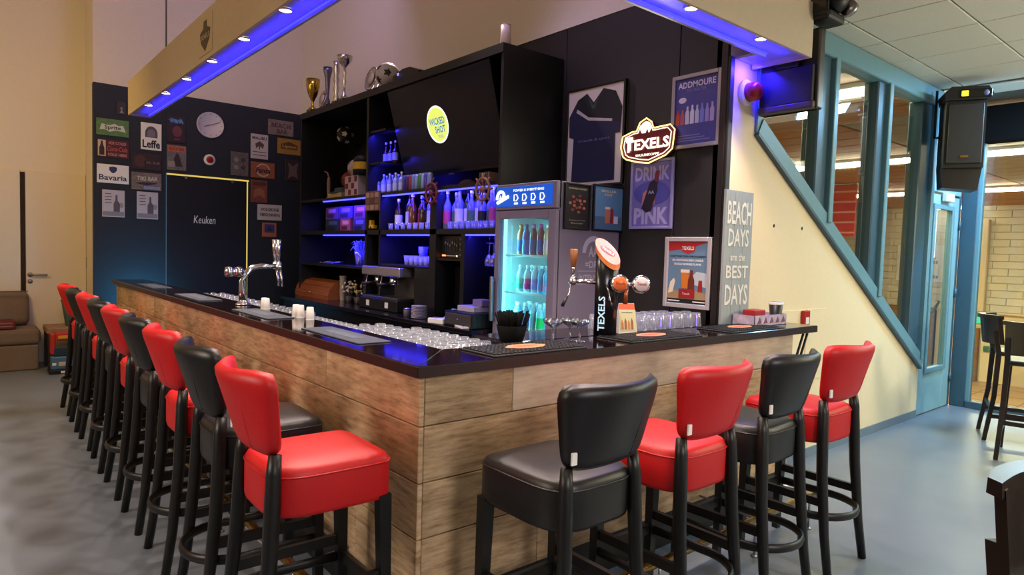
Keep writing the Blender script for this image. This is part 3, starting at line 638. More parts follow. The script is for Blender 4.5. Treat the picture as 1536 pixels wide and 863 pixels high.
lg = MB().prism(circ(0.165, 0.165, 36, LX, LZ), -0.0225, -0.0215).build('logo_disc', emat('logo_white', (215, 236, 220), 1.4), tvr)
MB().prism(circ(0.148, 0.148, 36, LX, LZ), -0.0235, -0.0225).build('logo_field', emat('logo_yellow', (206, 214, 96), 1.1), tvr)
b = MB(); text_mb(b, 'WICKED', LX, LZ+0.03, 0.062, -0.0245, 0.24, 0.02); text_mb(b, 'SHOT', LX+0.03, LZ-0.045, 0.062, -0.0245, 0.16, 0.02); text_mb(b, 'TEXEL', LX+0.02, LZ-0.105, 0.025, -0.0245, 0.09)
b.build('logo_lettering', emat('logo_blue', (30, 120, 190), 0.9), tvr)

# ---- generic small things
def bottle_proto(name, h, r, mglass, mlabel=None, mcap=None, neck=0.35, shoulder=0.6, nr=None, label_z=(0.15, 0.48)):
    nr = nr or r*0.34
    root = empty(name)
    MB().lathe([(r*0.92, 0), (r, 0.01), (r, h*shoulder), (r*0.8, h*(shoulder+0.06)), (nr*1.15, h*(shoulder+0.15)), (nr, h*(shoulder+0.2)), (nr, h*0.93)], 12).build('body', mglass, root)
    if mlabel: MB().lathe([(r*1.012, h*label_z[0]), (r*1.012, h*label_z[1])], 12, cap=False).build('label', mlabel, root)
    if mcap: MB().lathe([(nr*1.2, h*0.90), (nr*1.2, h*0.99), (nr*0.9, h)], 10).build('cap', mcap, root)
    return root
def glass_proto(name, h, r0, r1, flip=False, m=None):
    root = empty(name)
    pr = [(r0*0.9, 0), (r0, 0.004), (r1, h), (r1-0.003, h), (r0-0.003, 0.012), (0, 0.012)]
    if flip: pr = [(r, h-z) for r, z in pr]
    MB().lathe(pr, 14, cap=False).build('bowl', m or m_clear, root)
    MB().lathe([(r1, -0.002), (r1+0.0015, 0.0), (r1, 0.002)], 14, (0, 0, 0 if flip else h), cap=False).build('rim', m or m_clear, root)
    MB().lathe([(0, 0), (r0*0.9, 0), (r0*0.9, 0.008), (0, 0.008)], 14, (0, 0, h-0.008 if flip else 0), cap=False).build('base', m or m_clear, root)
    return root
_first = {}
def put(proto, loc, label, cat, group=None, rz=0.0, sc=None):
    k = proto.name
    o = proto if k not in _first else copy_tree(proto)
    _first[k] = 1
    o.location = loc; o.rotation_euler.z = rz
    if sc: o.scale = sc
    tag(o, label, cat, group); return o

m_gl_dark = mat('bottle_brown', (64, 34, 16), 0.08, spec=0.6)
m_gl_clear = mat('bottle_clear', (120, 124, 150), 0.08, spec=0.7)
m_gl_green = mat('bottle_green', (24, 52, 30), 0.08, spec=0.6)
m_gl_amber = mat('bottle_amber', (120, 62, 20), 0.08, spec=0.6)
m_lab_w = mat('label_white', (220, 218, 224), 0.6)
m_lab_p = mat('label_pink', (214, 70, 140), 0.6)
m_lab_b = mat('label_black', (18, 18, 20), 0.6)
m_lab_g = mat('label_green', (70, 110, 80), 0.6)
m_lab_r = mat('label_red', (150, 40, 50), 0.6)
ORD = ['first', 'second', 'third', 'fourth', 'fifth', 'sixth', 'seventh', 'eighth', 'ninth', 'tenth', 'eleventh', 'twelfth', 'thirteenth', 'fourteenth', 'fifteenth', 'sixteenth']
# spirits, bay left of the wheel (px 592..643) and bay right of it
kinds = [('liquor_bottle', m_gl_dark, m_lab_w, m_lightwhite), ('liquor_bottle', m_gl_dark, m_lab_w, m_brass), ('liquor_bottle', m_gl_amber, None, m_lightwhite), ('liquor_bottle', m_gl_amber, m_lab_r, m_lightwhite), ('liquor_bottle', m_gl_dark, None, m_blkplastic), ('liquor_bottle', m_gl_clear, m_lab_w, m_blkplastic),
         ('liquor_bottle', m_gl_clear, m_lab_p, m_lightwhite), ('liquor_bottle', m_gl_clear, m_lab_g, m_lightwhite), ('liquor_bottle', m_gl_clear, m_lab_b, m_lightwhite), ('liquor_bottle', m_gl_green, m_lab_w, m_blkplastic)]
prot = [bottle_proto(n, 0.30+0.02*((i*3) % 4), 0.037+0.002*(i % 3), g, l, c) for i, (n, g, l, c) in enumerate(kinds)]
seqB = [0, 1, 2, 3, 4, 5]; pxB = [598, 609, 619, 627, 635, 641]
labsB = ['dark bottle with white label, leftmost of the left spirits shelf', 'dark bottle with white label and gold cap, second on the left spirits shelf', 'amber bottle without label, third on the left spirits shelf', 'amber bottle with red label, fourth on the left spirits shelf', 'dark plain bottle, fifth on the left spirits shelf', 'clear bottle with white label at the right end of the left spirits shelf']
for i, (k, u) in enumerate(zip(seqB, pxB)):
    y = onx(u, 335, 3.27)[1]; put(prot[k], (3.27+0.04*(i % 2), y, 1.731), labsB[i], 'bottle', 'spirits on the left shelf')
seqD = [6, 7, 5, 9, 7, 5, 8, 7, 6]; pxD = [671, 680, 689, 698, 707, 715, 724, 732, 740]
names9 = ['leftmost', 'second', 'third', 'fourth', 'middle', 'sixth', 'seventh', 'eighth', 'rightmost']
for i, (k, u) in enumerate(zip(seqD, pxD)):
    y = onx(u, 335, 3.265)[1]; put(prot[k], (3.265+0.03*(i % 2), y, 1.731), '%s spirit bottle on the right spirits shelf beside the drinks fridge' % names9[i], 'bottle', 'spirits on the right shelf')
shot = glass_proto('shot_glass', 0.06, 0.019, 0.024)
for i in range(7):
    y = onx(586+9.2*i, 340, 3.2)[1]; put(shot, (3.2, y, 1.731), '%s small glass from the left before the left spirits bottles' % ORD[i], 'glass', 'small glasses before the left spirits')
for i in range(8):
    y = onx(675+9*i, 340, 3.2)[1]; put(shot, (3.2, y, 1.731), '%s small glass from the left before the right spirits bottles' % ORD[i], 'glass', 'small glasses before the right spirits')
# narrow upper shelves beside the television
mug = empty('beer_mug'); MB().lathe([(0.04, 0), (0.042, 0.01), (0.042, 0.13), (0.036, 0.13), (0.036, 0.02), (0, 0.02)], 12, cap=False).build('body', mat('mug_grey', (90, 88, 96), 0.3), mug)
MB().tube([(0.04, 0, 0.11), (0.07, 0, 0.10), (0.07, 0, 0.04), (0.04, 0, 0.03)], 0.008, 6).build('handle', mat('mug_grey', (90, 88, 96)), mug)
for i, u in enumerate((570, 580)):
    p = onx(u, 190, 3.4); put(mug, (3.4, p[1], 2.721), ['grey beer mug on the top narrow shelf, left one', 'grey beer mug on the top narrow shelf, beside the television edge'][i], 'mug', 'mugs on the top narrow shelf')
bb = bottle_proto('beer_bottle', 0.23, 0.03, m_gl_dark, mat('label_blueish', (190, 196, 230), 0.6), m_lightwhite, shoulder=0.5)
for i, u in enumerate((568, 579, 586, 593)):
    p = onx(u, 236, 3.36); put(bb, (3.36, p[1], 2.401), '%s brown beer bottle on the narrow shelf left of the television' % ['leftmost', 'second', 'third', 'rightmost'][i], 'bottle', 'beer bottles on the narrow shelf')
wb = bottle_proto('soft_drink_bottle', 0.20, 0.03, mat('bottle_pale', (150, 160, 190), 0.1, spec=0.7), mat('label_blueish', (190, 196, 230)), m_lightwhite, shoulder=0.62)
for i in range(9):
    u = 567+4.4*i; p = onx(u, 284, 3.30+0.08*(i % 2)); put(wb, (3.30+0.08*(i % 2), p[1], 2.096), '%s pale soft drink bottle from the left under the beer bottles' % ORD[i], 'bottle', 'pale bottles left of the television')
can_cols = [(60, 60, 150), (70, 40, 110), (150, 60, 70), (120, 140, 200), (150, 160, 210), (60, 140, 90), (160, 170, 220), (80, 80, 190), (140, 150, 210)]
for i in range(9):
    u = 608+4.6*i; p = onx(u, 281, 3.24)
    r_ = empty('drink_can', (3.24, p[1], 2.096), 0, '%s drink can in the row standing under the television' % ['leftmost', 'second', 'third', 'fourth', 'fifth', 'sixth', 'seventh', 'eighth', 'rightmost'][i], 'can', 'cans under the television')
    MB().lathe([(0.024, 0), (0.028, 0.008), (0.028, 0.125), (0.022, 0.14)], 12).build('body', mat('can_%d' % i, can_cols[i], 0.35, 0.3), r_)
    MB().lathe([(0.022, 0.138), (0.024, 0.142), (0.021, 0.145), (0.0, 0.141)], 12, cap=False).build('lid', m_steel, r_)
# books and cap at the right end of the shelf
for i in range(5):
    p = onx(727+3.2*i, 266, 3.35)
    r_ = empty('small_book', (3.35, p[1], 2.096), 0, '%s thin book in the little row under the television corner' % ['leftmost', 'second', 'middle', 'fourth', 'rightmost'][i], 'book', 'little books at the shelf end')
    MB().box(-0.05, 0.05, -0.010, 0.010, 0, 0.10).build('cover', mat('book_%d' % (i % 3), [(110, 80, 60), (150, 120, 90), (90, 70, 60)][i % 3], 0.7), r_)
    MB().box(-0.048, 0.052, -0.008, 0.008, 0.004, 0.101).build('pages', mat('pages', (200, 190, 170), 0.8), r_)
p = onx(702, 268, 3.36)
r_ = empty('folded_cap', (3.36, p[1], 2.096), -PI/2, 'dark red cap lying on the shelf below the television', 'cap')
MB().sphere((0, 0, 0.0), 0.09, 14, 8, (1.1, 0.9, 0.75)).build('crown', mat('cap_dark', (50, 18, 26), 0.8), r_)
MB().lathe([(0.0, 0.0), (0.12, 0.004), (0.12, 0.010), (0, 0.014)], 16, (-0.05, -0.04, 0)).build('brim', mat('cap_dark', (50, 18, 26)), r_)
# ship wheels hanging from the lit shelf edge
def wheel(u, v, label, m):
    p = onx(u, v, CXF-0.03); r_ = empty('ship_wheel', (CXF-0.03, p[1], p[2]), -PI/2, label, 'ship wheel', 'ship wheels on the shelf edge')
    MB().tube([(0.085*math.cos(2*PI*k/20), 0, 0.085*math.sin(2*PI*k/20)) for k in range(20)], 0.012, 6, closed=True, up=(0, 1, 0)).build('rim', m, r_)
    MB().lathe([(0.028, -0.012), (0.028, 0.012)], 12, M=Matrix.Rotation(PI/2, 4, 'X')).build('hub', m, r_)
    for k in range(8):
        a = 2*PI*k/8; MB().tube([(0.02*math.cos(a), 0, 0.02*math.sin(a)), (0.122*math.cos(a), 0, 0.122*math.sin(a))], [0.006, 0.009], 6, up=(0, 1, 0)).build('spoke', m, r_)
    MB().tube([(0, 0, 0.09), (0, 0.028, max(0.14, 2.08-p[2]))], 0.003, 5).build('hook', m_steel, r_)
wheel(647, 290, 'reddish wooden ship wheel hanging left at the lit shelf edge', mat('wheel_red', (120, 44, 48), 0.5))
wheel(724, 284, 'brown wooden ship wheel hanging right at the lit shelf edge by the fridge', mat('wheel_brown', (140, 96, 72), 0.5))

# ---- sports things in the upper left bay
def ball(name, c, r, m1, m2, label, kind='soccer'):
    r_ = empty(name, (c[0], c[1], c[2]-r), 0, label, 'ball')
    o = MB().sphere((0, 0, r), r, 24, 14).build('shell', m1, r_)
    if kind == 'basket':
        for ax in range(3):
            M_ = [Matrix.Identity(4), Matrix.Rotation(PI/2, 4, 'X'), Matrix.Rotation(PI/2, 4, 'Y')][ax]
            MB().tube([(r*1.0*math.cos(2*PI*k/28), r*1.0*math.sin(2*PI*k/28), 0) for k in range(28)], 0.0035, 5, closed=True, M=Matrix.Translation((0, 0, r)) @ M_).build('groove', m2, r_)
    else:
        g = (1+5**0.5)/2
        for v in [(0, 1, g), (0, -1, g), (0, 1, -g), (0, -1, -g), (1, g, 0), (-1, g, 0), (1, -g, 0), (-1, -g, 0), (g, 0, 1), (-g, 0, 1), (g, 0, -1), (-g, 0, -1)]:
            n = Vector(v).normalized(); q = n.to_track_quat('Z', 'Y').to_matrix().to_4x4()
            prof = [(0, r*1.006), (r*0.18, r*0.99), (r*0.33, r*0.95)]
            MB().lathe(prof[::-1], 5, cap=False, M=Matrix.Translation((0, 0, r)) @ q).build('patch', m2, r_)
    return r_
m_bw = mat('ball_white', (214, 210, 212), 0.5); m_bk = mat('ball_black', (22, 22, 24), 0.5)
p = onx(518, 203, 3.55)
ball('match_ball', (3.55, p[1], p[2]), 0.105, m_bk, m_bw, 'black and white match ball resting on a wall bracket in the dark bay')
r_ = empty('ball_bracket', (3.55, p[1], p[2]-0.105), 0, 'small dark wall bracket under the match ball', 'bracket')
MB().tube([(0.05*math.cos(2*PI*k/16), 0.05*math.sin(2*PI*k/16), 0.018) for k in range(16)], 0.006, 6, closed=True).build('ring', m_blkmetal, r_)
MB().tube([(0.05, 0, 0.018), (0.213, 0, 0.0)], 0.007, 6).build('arm', m_blkmetal, r_)
# base items (z of shelf = 2.095)
zc = 2.096
pb_ = onx(539, 295, 3.32)
r_ = empty('gift_box', (3.32, pb_[1], zc), 0, 'red and white checked box with a ball and helmet on top', 'box')
MB().rbox(-0.10, 0.10, -0.15, 0.15, 0, 0.22, 0.004, 1).build('carton', mat('box_white', (190, 170, 170), 0.7), r_)
for i in range(4):
    for j in range(3):
        if (i+j) % 2 == 0: MB().box(-0.103, -0.1005, -0.14+0.07*i, -0.08+0.07*i, 0.015+0.068*j, 0.072+0.068*j).build('print_block', mat('box_red', (120, 30, 44), 0.7), r_)
ball('white_ball', (3.32, pb_[1]+0.08, zc+0.22+0.095), 0.095, mat('ball_cream', (200, 180, 176), 0.6), mat('ball_pinkish', (150, 130, 130), 0.6), 'pale ball lying on the checked box')
hp = (3.30, pb_[1]-0.105, zc+0.22)
r_ = empty('striped_helmet', hp, 0, 'black and yellow striped cap beside the pale ball', 'helmet')
MB().lathe([(0.10, 0.0), (0.105, 0.08), (0.10, 0.14)], 18).build('lower_shell', m_bk, r_)
MB().lathe([(0.106, 0.06), (0.107, 0.10), (0.102, 0.135)], 18, cap=False).build('yellow_band', mat('helmet_yellow', (214, 170, 30), 0.5), r_)
MB().lathe([(0.10, 0.14), (0.085, 0.19), (0.05, 0.215), (0.0, 0.222)], 18).build('crown', m_bk, r_)
p = onx(513, 287, 3.40)
r_ = empty('hat_on_stand', (3.40, p[1], zc), 0, 'grey-green felt hat on a cream base in the dark bay', 'hat')
MB().rbox(-0.1, 0.1, -0.17, 0.17, 0, 0.07, 0.01, 1).build('base', mat('base_cream', (200, 180, 130), 0.6), r_)
MB().lathe([(0.14, 0.072), (0.13, 0.08), (0.09, 0.09), (0.08, 0.13), (0.0, 0.145)], 18).build('hat', mat('felt_green', (70, 84, 74), 0.9), r_)
p = onx(514, 262, 3.46)
ball('basketball', (3.58, p[1]+0.03, zc+0.245), 0.115, mat('ball_orange', (150, 58, 30), 0.6), m_bk, 'orange basketball behind the felt hat', 'basket')
tag(MB().rbox(3.48, 3.68, p[1]-0.06, p[1]+0.12, zc, zc+0.13, 0.005, 1).build('ball_plinth', m_blkplastic), 'black plinth carrying the basketball', 'plinth')
p = onx(493, 290, 3.36)
r_ = empty('desk_microphone', (3.36, p[1], zc), 0, 'small pale figurine with an arm at the left of the sports bay', 'figurine')
MB().lathe([(0.03, 0), (0.03, 0.03), (0.015, 0.045), (0.02, 0.12), (0.024, 0.2), (0.015, 0.27), (0, 0.275)], 10).build('body', mat('fig_pale', (150, 120, 96), 0.6), r_)
MB().tube([(0, 0, 0.27), (0, 0.04, 0.33), (0, 0.12, 0.35)], 0.009, 6).build('arm', mat('fig_pale', (150, 120, 96)), r_)

# ---- boxes in the left middle bay and the narrow bay
boxes = [(488, 506, 305, 324, (110, 70, 110)), (507, 528, 305, 324, (90, 60, 110)), (530, 549, 303, 322, (150, 70, 80)), (488, 509, 324, 345, (30, 50, 40)), (510, 525, 323, 345, (190, 90, 50)), (529, 548, 322, 345, (70, 62, 80))]
bl = ['purple game box, top left in the box stack', 'violet game box, top middle in the box stack', 'reddish game box, top right in the box stack', 'dark green game box, bottom left in the box stack', 'orange game box, bottom middle in the box stack', 'grey-violet game box, bottom right in the box stack']
for i, (u0, u1, v0, v1, c) in enumerate(boxes):
    XX = 3.36; a = onx(u0, 345, XX); d = onx(u1, 345, XX); z0 = 1.731 if i > 2 else 1.872; hh = 0.14
    r_ = empty('game_box', (XX, (a[1]+d[1])/2, z0), 0, bl[i], 'box', 'game boxes in the left bay'); hw = (a[1]-d[1])/2-0.004
    MB().rbox(0, 0.2, -hw, hw, 0, hh, 0.004, 1).build('carton', mat('gamebox_%d' % i, c, 0.5), r_)
    MB().box(-0.002, 0.0, -hw*0.7, hw*0.5, hh*0.55, hh*0.85).build('title_patch', mat('gamebox_t%d' % i, tuple(min(255, int(x*1.7+20)) for x in c), 0.5), r_)
    MB().box(-0.002, 0.0, -hw*0.4, hw*0.75, hh*0.12, hh*0.42).build('picture_patch', mat('gamebox_p%d' % i, tuple(int(x*0.5) for x in c), 0.5), r_)
a = onx(549, 288, CXF-0.012); d = onx(570, 316, CXF-0.012)
r_ = empty('photo_collage', (CXF-0.012, a[1], d[2]), -PI/2, 'brown photo collage pinned across the narrow bay', 'picture')
wd, hd = a[1]-d[1], a[2]-d[2]
MB().rbox(0, wd, -0.006, 0.006, 0, hd, 0.003, 1).build('board', mat('collage', (96, 66, 52), 0.6), r_)
for i in range(3):
    for j in range(3): MB().box(wd*(0.06+0.31*i), wd*(0.3+0.31*i), -0.009, -0.0062, hd*(0.06+0.31*j), hd*(0.3+0.31*j)).build('photo', mat('photo_%d' % ((i*2+j) % 4), [(150, 110, 90), (110, 80, 60), (160, 130, 110), (80, 56, 50)][(i*2+j) % 4], 0.5), r_)
y = (onx(556, 325, 3.3)[1]+onx(567, 325, 3.3)[1])/2
r_ = empty('orange_card', (3.3, y, 1.83), 0, 'orange card standing above the yellow toy in the narrow bay', 'card')
MB().box(0, 0.02, -0.075, 0.075, 0.0, 0.17).build('card', mat('card_orange', (190, 90, 50), 0.6), r_)
MB().box(-0.002, 0.0, -0.05, 0.04, 0.08, 0.14).build('patch', mat('card_light', (220, 150, 110), 0.6), r_)
MB().box(0, 0.05, -0.06, 0.06, -0.099, 0.0).build('stand', m_blkplastic, r_)
y = (onx(553, 340, 3.24)[1]+onx(566, 340, 3.24)[1])/2
r_ = empty('toy_forklift', (3.22, y, 1.731), 0, 'yellow toy truck in the narrow bay', 'toy')
mt = mat('toy_yellow', (226, 180, 30), 0.45)
MB().rbox(-0.03, 0.03, -0.08, 0.08, 0.015, 0.05, 0.004, 1).build('chassis', mt, r_)
MB().rbox(-0.025, 0.025, -0.03, 0.04, 0.05, 0.10, 0.004, 1).build('cab', mt, r_)
for s in (-0.05, 0.05): MB().lathe([(0.018, -0.035), (0.018, 0.035)], 10, M=Matrix.Translation((0, s, 0.018)) @ Matrix.Rotation(PI/2, 4, 'Y')).build('wheel', m_blkplastic, r_)

# ---- lower bays
y = onx(541, 400, 3.42)[1]
r_ = empty('straw_vase', (3.42, y, 1.351), 0, 'clear vase with a bushy blue-lit bouquet of fluffy stirrers', 'vase')
MB().lathe([(0.05, 0), (0.05, 0.01), (0.075, 0.16), (0.072, 0.16), (0.046, 0.012), (0, 0.012)], 16, cap=False).build('vase', m_clear, r_)
b = MB()
for k in range(70):
    a = random.uniform(0, 2*PI); sp = random.uniform(0.0, 1.0); L = random.uniform(0.20, 0.27)
    x1, y1 = 0.10*sp*math.cos(a), 0.22*sp*math.sin(a)
    b.tube([(0, 0, 0.02), (x1*0.25, y1*0.25, 0.13), (x1*0.7, y1*0.7, L), (x1, y1, L+0.02-0.07*sp*sp)], [0.004, 0.005, 0.009, 0.004], 5)
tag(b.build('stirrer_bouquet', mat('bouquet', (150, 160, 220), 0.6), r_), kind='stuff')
for i in range(5):
    p = onx(488+4.5*i, 396, 3.3); r_ = empty('spoon', (3.3, p[1], 1.351), random.uniform(-.2, .2), '%s steel spoon from the left beside the vase' % ORD[i], 'spoon', 'spoons left of the vase')
    MB().sphere((-0.05, 0, 0.012), 0.016, 10, 6, (1.4, 1, 0.5)).build('bowl', m_steel, r_); MB().tube([(-0.03, 0, 0.012), (0.05, 0, 0.03), (0.08, 0, 0.03)], 0.004, 6).build('handle', m_steel, r_)
# wooden bread bin on the worktop
p = onz(482, 449, 0.95); px_ = 3.28
a = onx(457, 440, px_); d = onx(507, 440, px_)
r_ = empty('bread_bin', (px_, (a[1]+d[1])/2, 0.951), 0, 'brown roll-top bread bin on the back worktop', 'bread bin'); hw = (a[1]-d[1])/2
b = MB(); b.prism([(-0.12, 0), (0.14, 0), (0.14, 0.2), (0.05, 0.215), (-0.04, 0.19), (-0.10, 0.12), (-0.12, 0.05)], -hw, hw); b.build('body', mat('bin_brown', (150, 84, 46), 0.45, var=0.1, scale=10), r_)
for k in range(4): MB().tube([(-0.115+0.01*k-0.006, -hw*0.96, 0.045+0.035*k), (-0.115+0.01*k-0.006, hw*0.96, 0.045+0.035*k)], 0.004, 5).build('slat', mat('bin_brown', (150, 84, 46)), r_)
MB().sphere((-0.13, 0, 0.06), 0.014, 10, 6).build('knob', m_brass, r_)
# stack of cups, plants
p = onx(512, 440, 3.3)
cup = empty('paper_cup'); MB().lathe([(0.03, 0), (0.04, 0.09), (0.042, 0.092), (0.038, 0.092), (0.028, 0.006), (0, 0.006)], 14, cap=False).build('wall', mat('cup_white', (190, 178, 170), 0.6), cup)
MB().lathe([(0.0405, 0.088), (0.043, 0.091), (0.0405, 0.094)], 14, cap=False).build('rim', mat('cup_white', (190, 178, 170)), cup)
for k in range(5): put(cup, (3.32, p[1], 0.951+0.045*k), '%s cup of the pale cup stack behind the bread bin' % ['bottom', 'second', 'third', 'fourth', 'top'][k], 'cup', 'cup stack behind the bread bin')
for j, (u, sd) in enumerate(((524, 1), (537, 5))):
    p = onx(u, 446, 3.26); rnd = random.Random(sd)
    r_ = empty('dried_flowers', (3.26, p[1], 0.951), 0, ['pale dried flowers in a pot beside the cup stack', 'yellowish dried flowers in a pot by the coffee machine'][j], 'flowers')
    MB().lathe([(0.035, 0), (0.05, 0.07), (0.047, 0.07), (0.03, 0.01), (0, 0.01)], 12, cap=False).build('pot', mat('pot_dark', (50, 44, 40), 0.5), r_)
    b = MB(); b2 = MB()
    for k in range(26):
        a = rnd.uniform(0, 2*PI); s_ = rnd.uniform(0.02, 0.10); h_ = rnd.uniform(0.11, 0.23)
        b.tube([(0, 0, 0.02), (s_*0.4*math.cos(a), s_*0.4*math.sin(a), h_*0.6), (s_*math.cos(a), s_*math.sin(a), h_)], 0.002, 4)
        b2.sphere((s_*math.cos(a), s_*math.sin(a), h_), 0.013, 6, 4)
    tag(b.build('stems', mat('stem', (90, 84, 50), 0.8), r_), kind='stuff'); tag(b2.build('blossoms', mat(['blossom_pale', 'blossom_yellow'][j], [(200, 186, 176), (200, 180, 120)][j], 0.8), r_), kind='stuff')
# coffee machine
p0 = onx(552, 460, 3.2); p1 = onx(607, 460, 3.2)
YM0, YM1 = float(p1[1])-0.02, float(p0[1])
cm = empty('espresso_machine', (3.22, YM0, 0.951), 0, 'steel espresso machine with black base and two group heads', 'coffee machine'); W = YM1-YM0
MB().rbox(-0.12, 0.42, 0, W, 0.0, 0.11, 0.008, 1).build('base', m_blkplastic, cm)
MB().rbox(0.12, 0.45, 0.0, W, 0.11, 0.40, 0.01, 1).build('back_housing', mat('machine_dark', (110, 106, 110), 0.3, 0.7), cm)
MB().rbox(-0.10, 0.45, 0.0, W, 0.33, 0.42, 0.01, 1).build('upper_housing', mat('machine_steel', (190, 186, 190), 0.25, 0.8), cm)
MB().rbox(-0.10, 0.10, 0.02, W-0.02, 0.11, 0.13, 0.004, 1).build('drip_tray', m_steel, cm)
for k in range(2):
    yc = W*(0.3+0.4*k)
    gp = MB().lathe([(0.04, 0.0), (0.045, 0.02), (0.045, 0.08)], 14, (-0.02, yc, 0.25)).build('group_head', m_chrome, cm)
    MB().tube([(-0.03, yc, 0.265), (-0.2, yc, 0.25)], [0.012, 0.016], 8).build('portafilter', m_blkplastic, gp)
    MB().tube([(-0.08, yc+0.12, 0.34), (-0.10, yc+0.13, 0.24), (-0.11, yc+0.13, 0.15)], 0.006, 6).build('steam_pipe', m_chrome, cm)
    MB().rbox(-0.125, -0.119, W*(0.25+0.5*k)-0.03, W*(0.25+0.5*k)+0.03, 0.03, 0.085, 0.002, 1).build('button_plate', m_whitep, cm)
tray = onx(600, 400, 3.3)
b = empty('cup_tray', (3.17, 4.95, 1.40), 0, 'dark tray shelf on top of the coffee corner', 'tray')
MB().rbox(0.0, 0.5, 0.0, 0.85, -0.02, 0.0, 0.004, 1).build('plate', m_blkplastic, b)
MB().box(0.05, 0.45, 0.01, 0.30, -0.45, -0.02).build('grinder_block', m_blkplastic, b)
gm = glass_proto('tea_glass', 0.085, 0.028, 0.036)
MB().tube([(-0.036, 0, 0.07), (-0.058, 0, 0.06), (-0.056, 0, 0.03), (-0.03, 0, 0.02)], 0.004, 6).build('handle', m_clear, gm)
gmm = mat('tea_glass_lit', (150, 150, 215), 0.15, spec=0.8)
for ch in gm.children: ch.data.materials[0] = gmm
cnt_ = 0
for i in range(6):
    for j in range(3):
        put(gm, (3.26+0.09*j, 5.02+0.085*i+0.02*(j % 2), 1.401+0.0), '%s tea glass from the right in the %s row above the coffee machine' % (ORD[i], ORD[j]), 'glass', 'tea glasses above the coffee machine', rz=random.uniform(0, 6)); cnt_ += 1
for i in range(4):
    put(gm, (3.30+0.09*(i % 2), 5.05+0.1*i, 1.488), '%s tea glass from the right stacked on the lower tea glasses' % ORD[i], 'glass', 'upper tea glasses above the coffee machine', rz=random.uniform(0, 6))
# plates stack, jar
p = onx(634, 466, 3.1)
plate = MB().lathe([(0.03, 0), (0.065, 0.008), (0.068, 0.011), (0.03, 0.006), (0, 0.006)], 20, cap=False).mesh('saucer'); plate.materials.append(mat('saucer_white', (196, 186, 196), 0.3))
for k in range(9): tag(inst('saucer', plate, None, (3.05, p[1]-0.02, 0.951+0.0125*k)), '%s saucer from the bottom of the white stack' % ORD[k], 'saucer', 'saucer stack')
p = onx(617, 468, 3.1)
r_ = empty('sugar_jar', (3.05, p[1]-0.02, 0.951), 0, 'small grey jar with lid beside the saucers', 'jar'); MB().lathe([(0.035, 0), (0.038, 0.06), (0.036, 0.065)], 14).build('body', mat('jar_grey', (110, 104, 110), 0.4), r_); MB().lathe([(0.039, 0.062), (0.039, 0.074), (0, 0.076)], 14).build('lid', m_steel, r_)
# mixer / amplifier
mx = empty('audio_mixer', (CXF+0.06, 4.46, 1.481), 0, 'black audio mixer with small lit buttons above the till niche', 'mixer')
MB().rbox(0, 0.3, 0.0, 0.365, 0, 0.195, 0.005, 1).build('case', mat('mixer_black', (24, 22, 26), 0.4), mx)
for i in range(6):
    MB().box(-0.004, 0.0, 0.12+0.035*i, 0.124+0.035*i, 0.06, 0.17).build('fader_slot', mat('mixer_line', (70, 66, 80), 0.5), mx)
    MB().rbox(-0.012, -0.003, 0.113+0.035*i, 0.131+0.035*i, 0.10+0.012*(i % 3), 0.12+0.012*(i % 3), 0.002, 1).build('fader', m_grey, mx)
for i in range(4):
    for j in range(3): MB().lathe([(0.010, 0), (0.008, 0.014)], 8, M=Matrix.Translation((0, 0.02+0.025*j, 0.03+0.045*i)) @ Matrix.Rotation(-PI/2, 4, 'Y')).build('knob', m_grey, mx)
MB().box(-0.004, 0, 0.30, 0.35, 0.016, 0.03).build('led_orange', emat('led_orange', (255, 120, 60), 3), mx); MB().box(-0.004, 0, 0.125, 0.137, 0.014, 0.026).build('led_yellow', emat('led_yellow', (255, 190, 120), 3), mx)
MB().box(-0.004, 0, 0.14, 0.29, 0.019, 0.024).build('led_bar', emat('led_bar', (200, 150, 120), 0.6), mx)
# till niche: screen, blue paper, terminals
p = onx(676, 470, 3.12)
r_ = empty('till_display', (3.33, 4.62, 0.951), 0, 'black till monitor on a foot in the niche under the mixer', 'monitor')
MB().rbox(0, 0.03, -0.14, 0.14, 0.12, 0.46, 0.006, 1).build('screen', mat('till_black', (12, 12, 14), 0.2), r_); MB().rbox(0.0, 0.05, -0.02, 0.02, 0, 0.13, 0.004, 1).build('neck', m_blkplastic, r_); MB().rbox(-0.06, 0.1, -0.08, 0.08, 0, 0.012, 0.004, 1).build('foot', m_blkplastic, r_)
y = onx(676, 465, 3.08)[1]
r_ = empty('tablet', (3.06, y, 0.951), 0, 'lit pale blue tablet screen leaning on a stand by the till', 'tablet')
TM = Matrix.Rotation(math.radians(50), 4, 'Y')
MB().rbox(-0.005, 0.007, -0.13, 0.13, 0.0, 0.17, 0.004, 1, M=TM).build('case', m_blkplastic, r_)
MB().box(-0.0065, -0.0052, -0.12, 0.12, 0.01, 0.16, M=TM).build('screen', emat('tablet_blue', (84, 150, 225), 1.0), r_)
b = MB().box(-0.0075, -0.0067, -0.05, 0.08, 0.09, 0.095, M=TM).box(-0.0075, -0.0067, -0.07, 0.06, 0.05, 0.055, M=TM); b.build('lines', mat('ink_blue', (60, 90, 130), 0.5), r_)
MB().bar((0.10, 0, 0.005), (0.075, 0, 0.062), 0.05, 0.01).build('stand', m_blkplastic, r_)
y = onx(660, 477, 3.0)[1]
r_ = empty('card_terminal', (2.99, y, 0.951), 0.3, 'white card payment terminal on the worktop', 'terminal')
MB().rbox(-0.05, 0.05, -0.08, 0.08, 0, 0.045, 0.008, 2).build('case', m_whitep, r_); MB().box(-0.03, 0.03, 0.0, 0.06, 0.045, 0.047).build('display', m_grey, r_)
y = onx(693, 483, 2.98)[1]
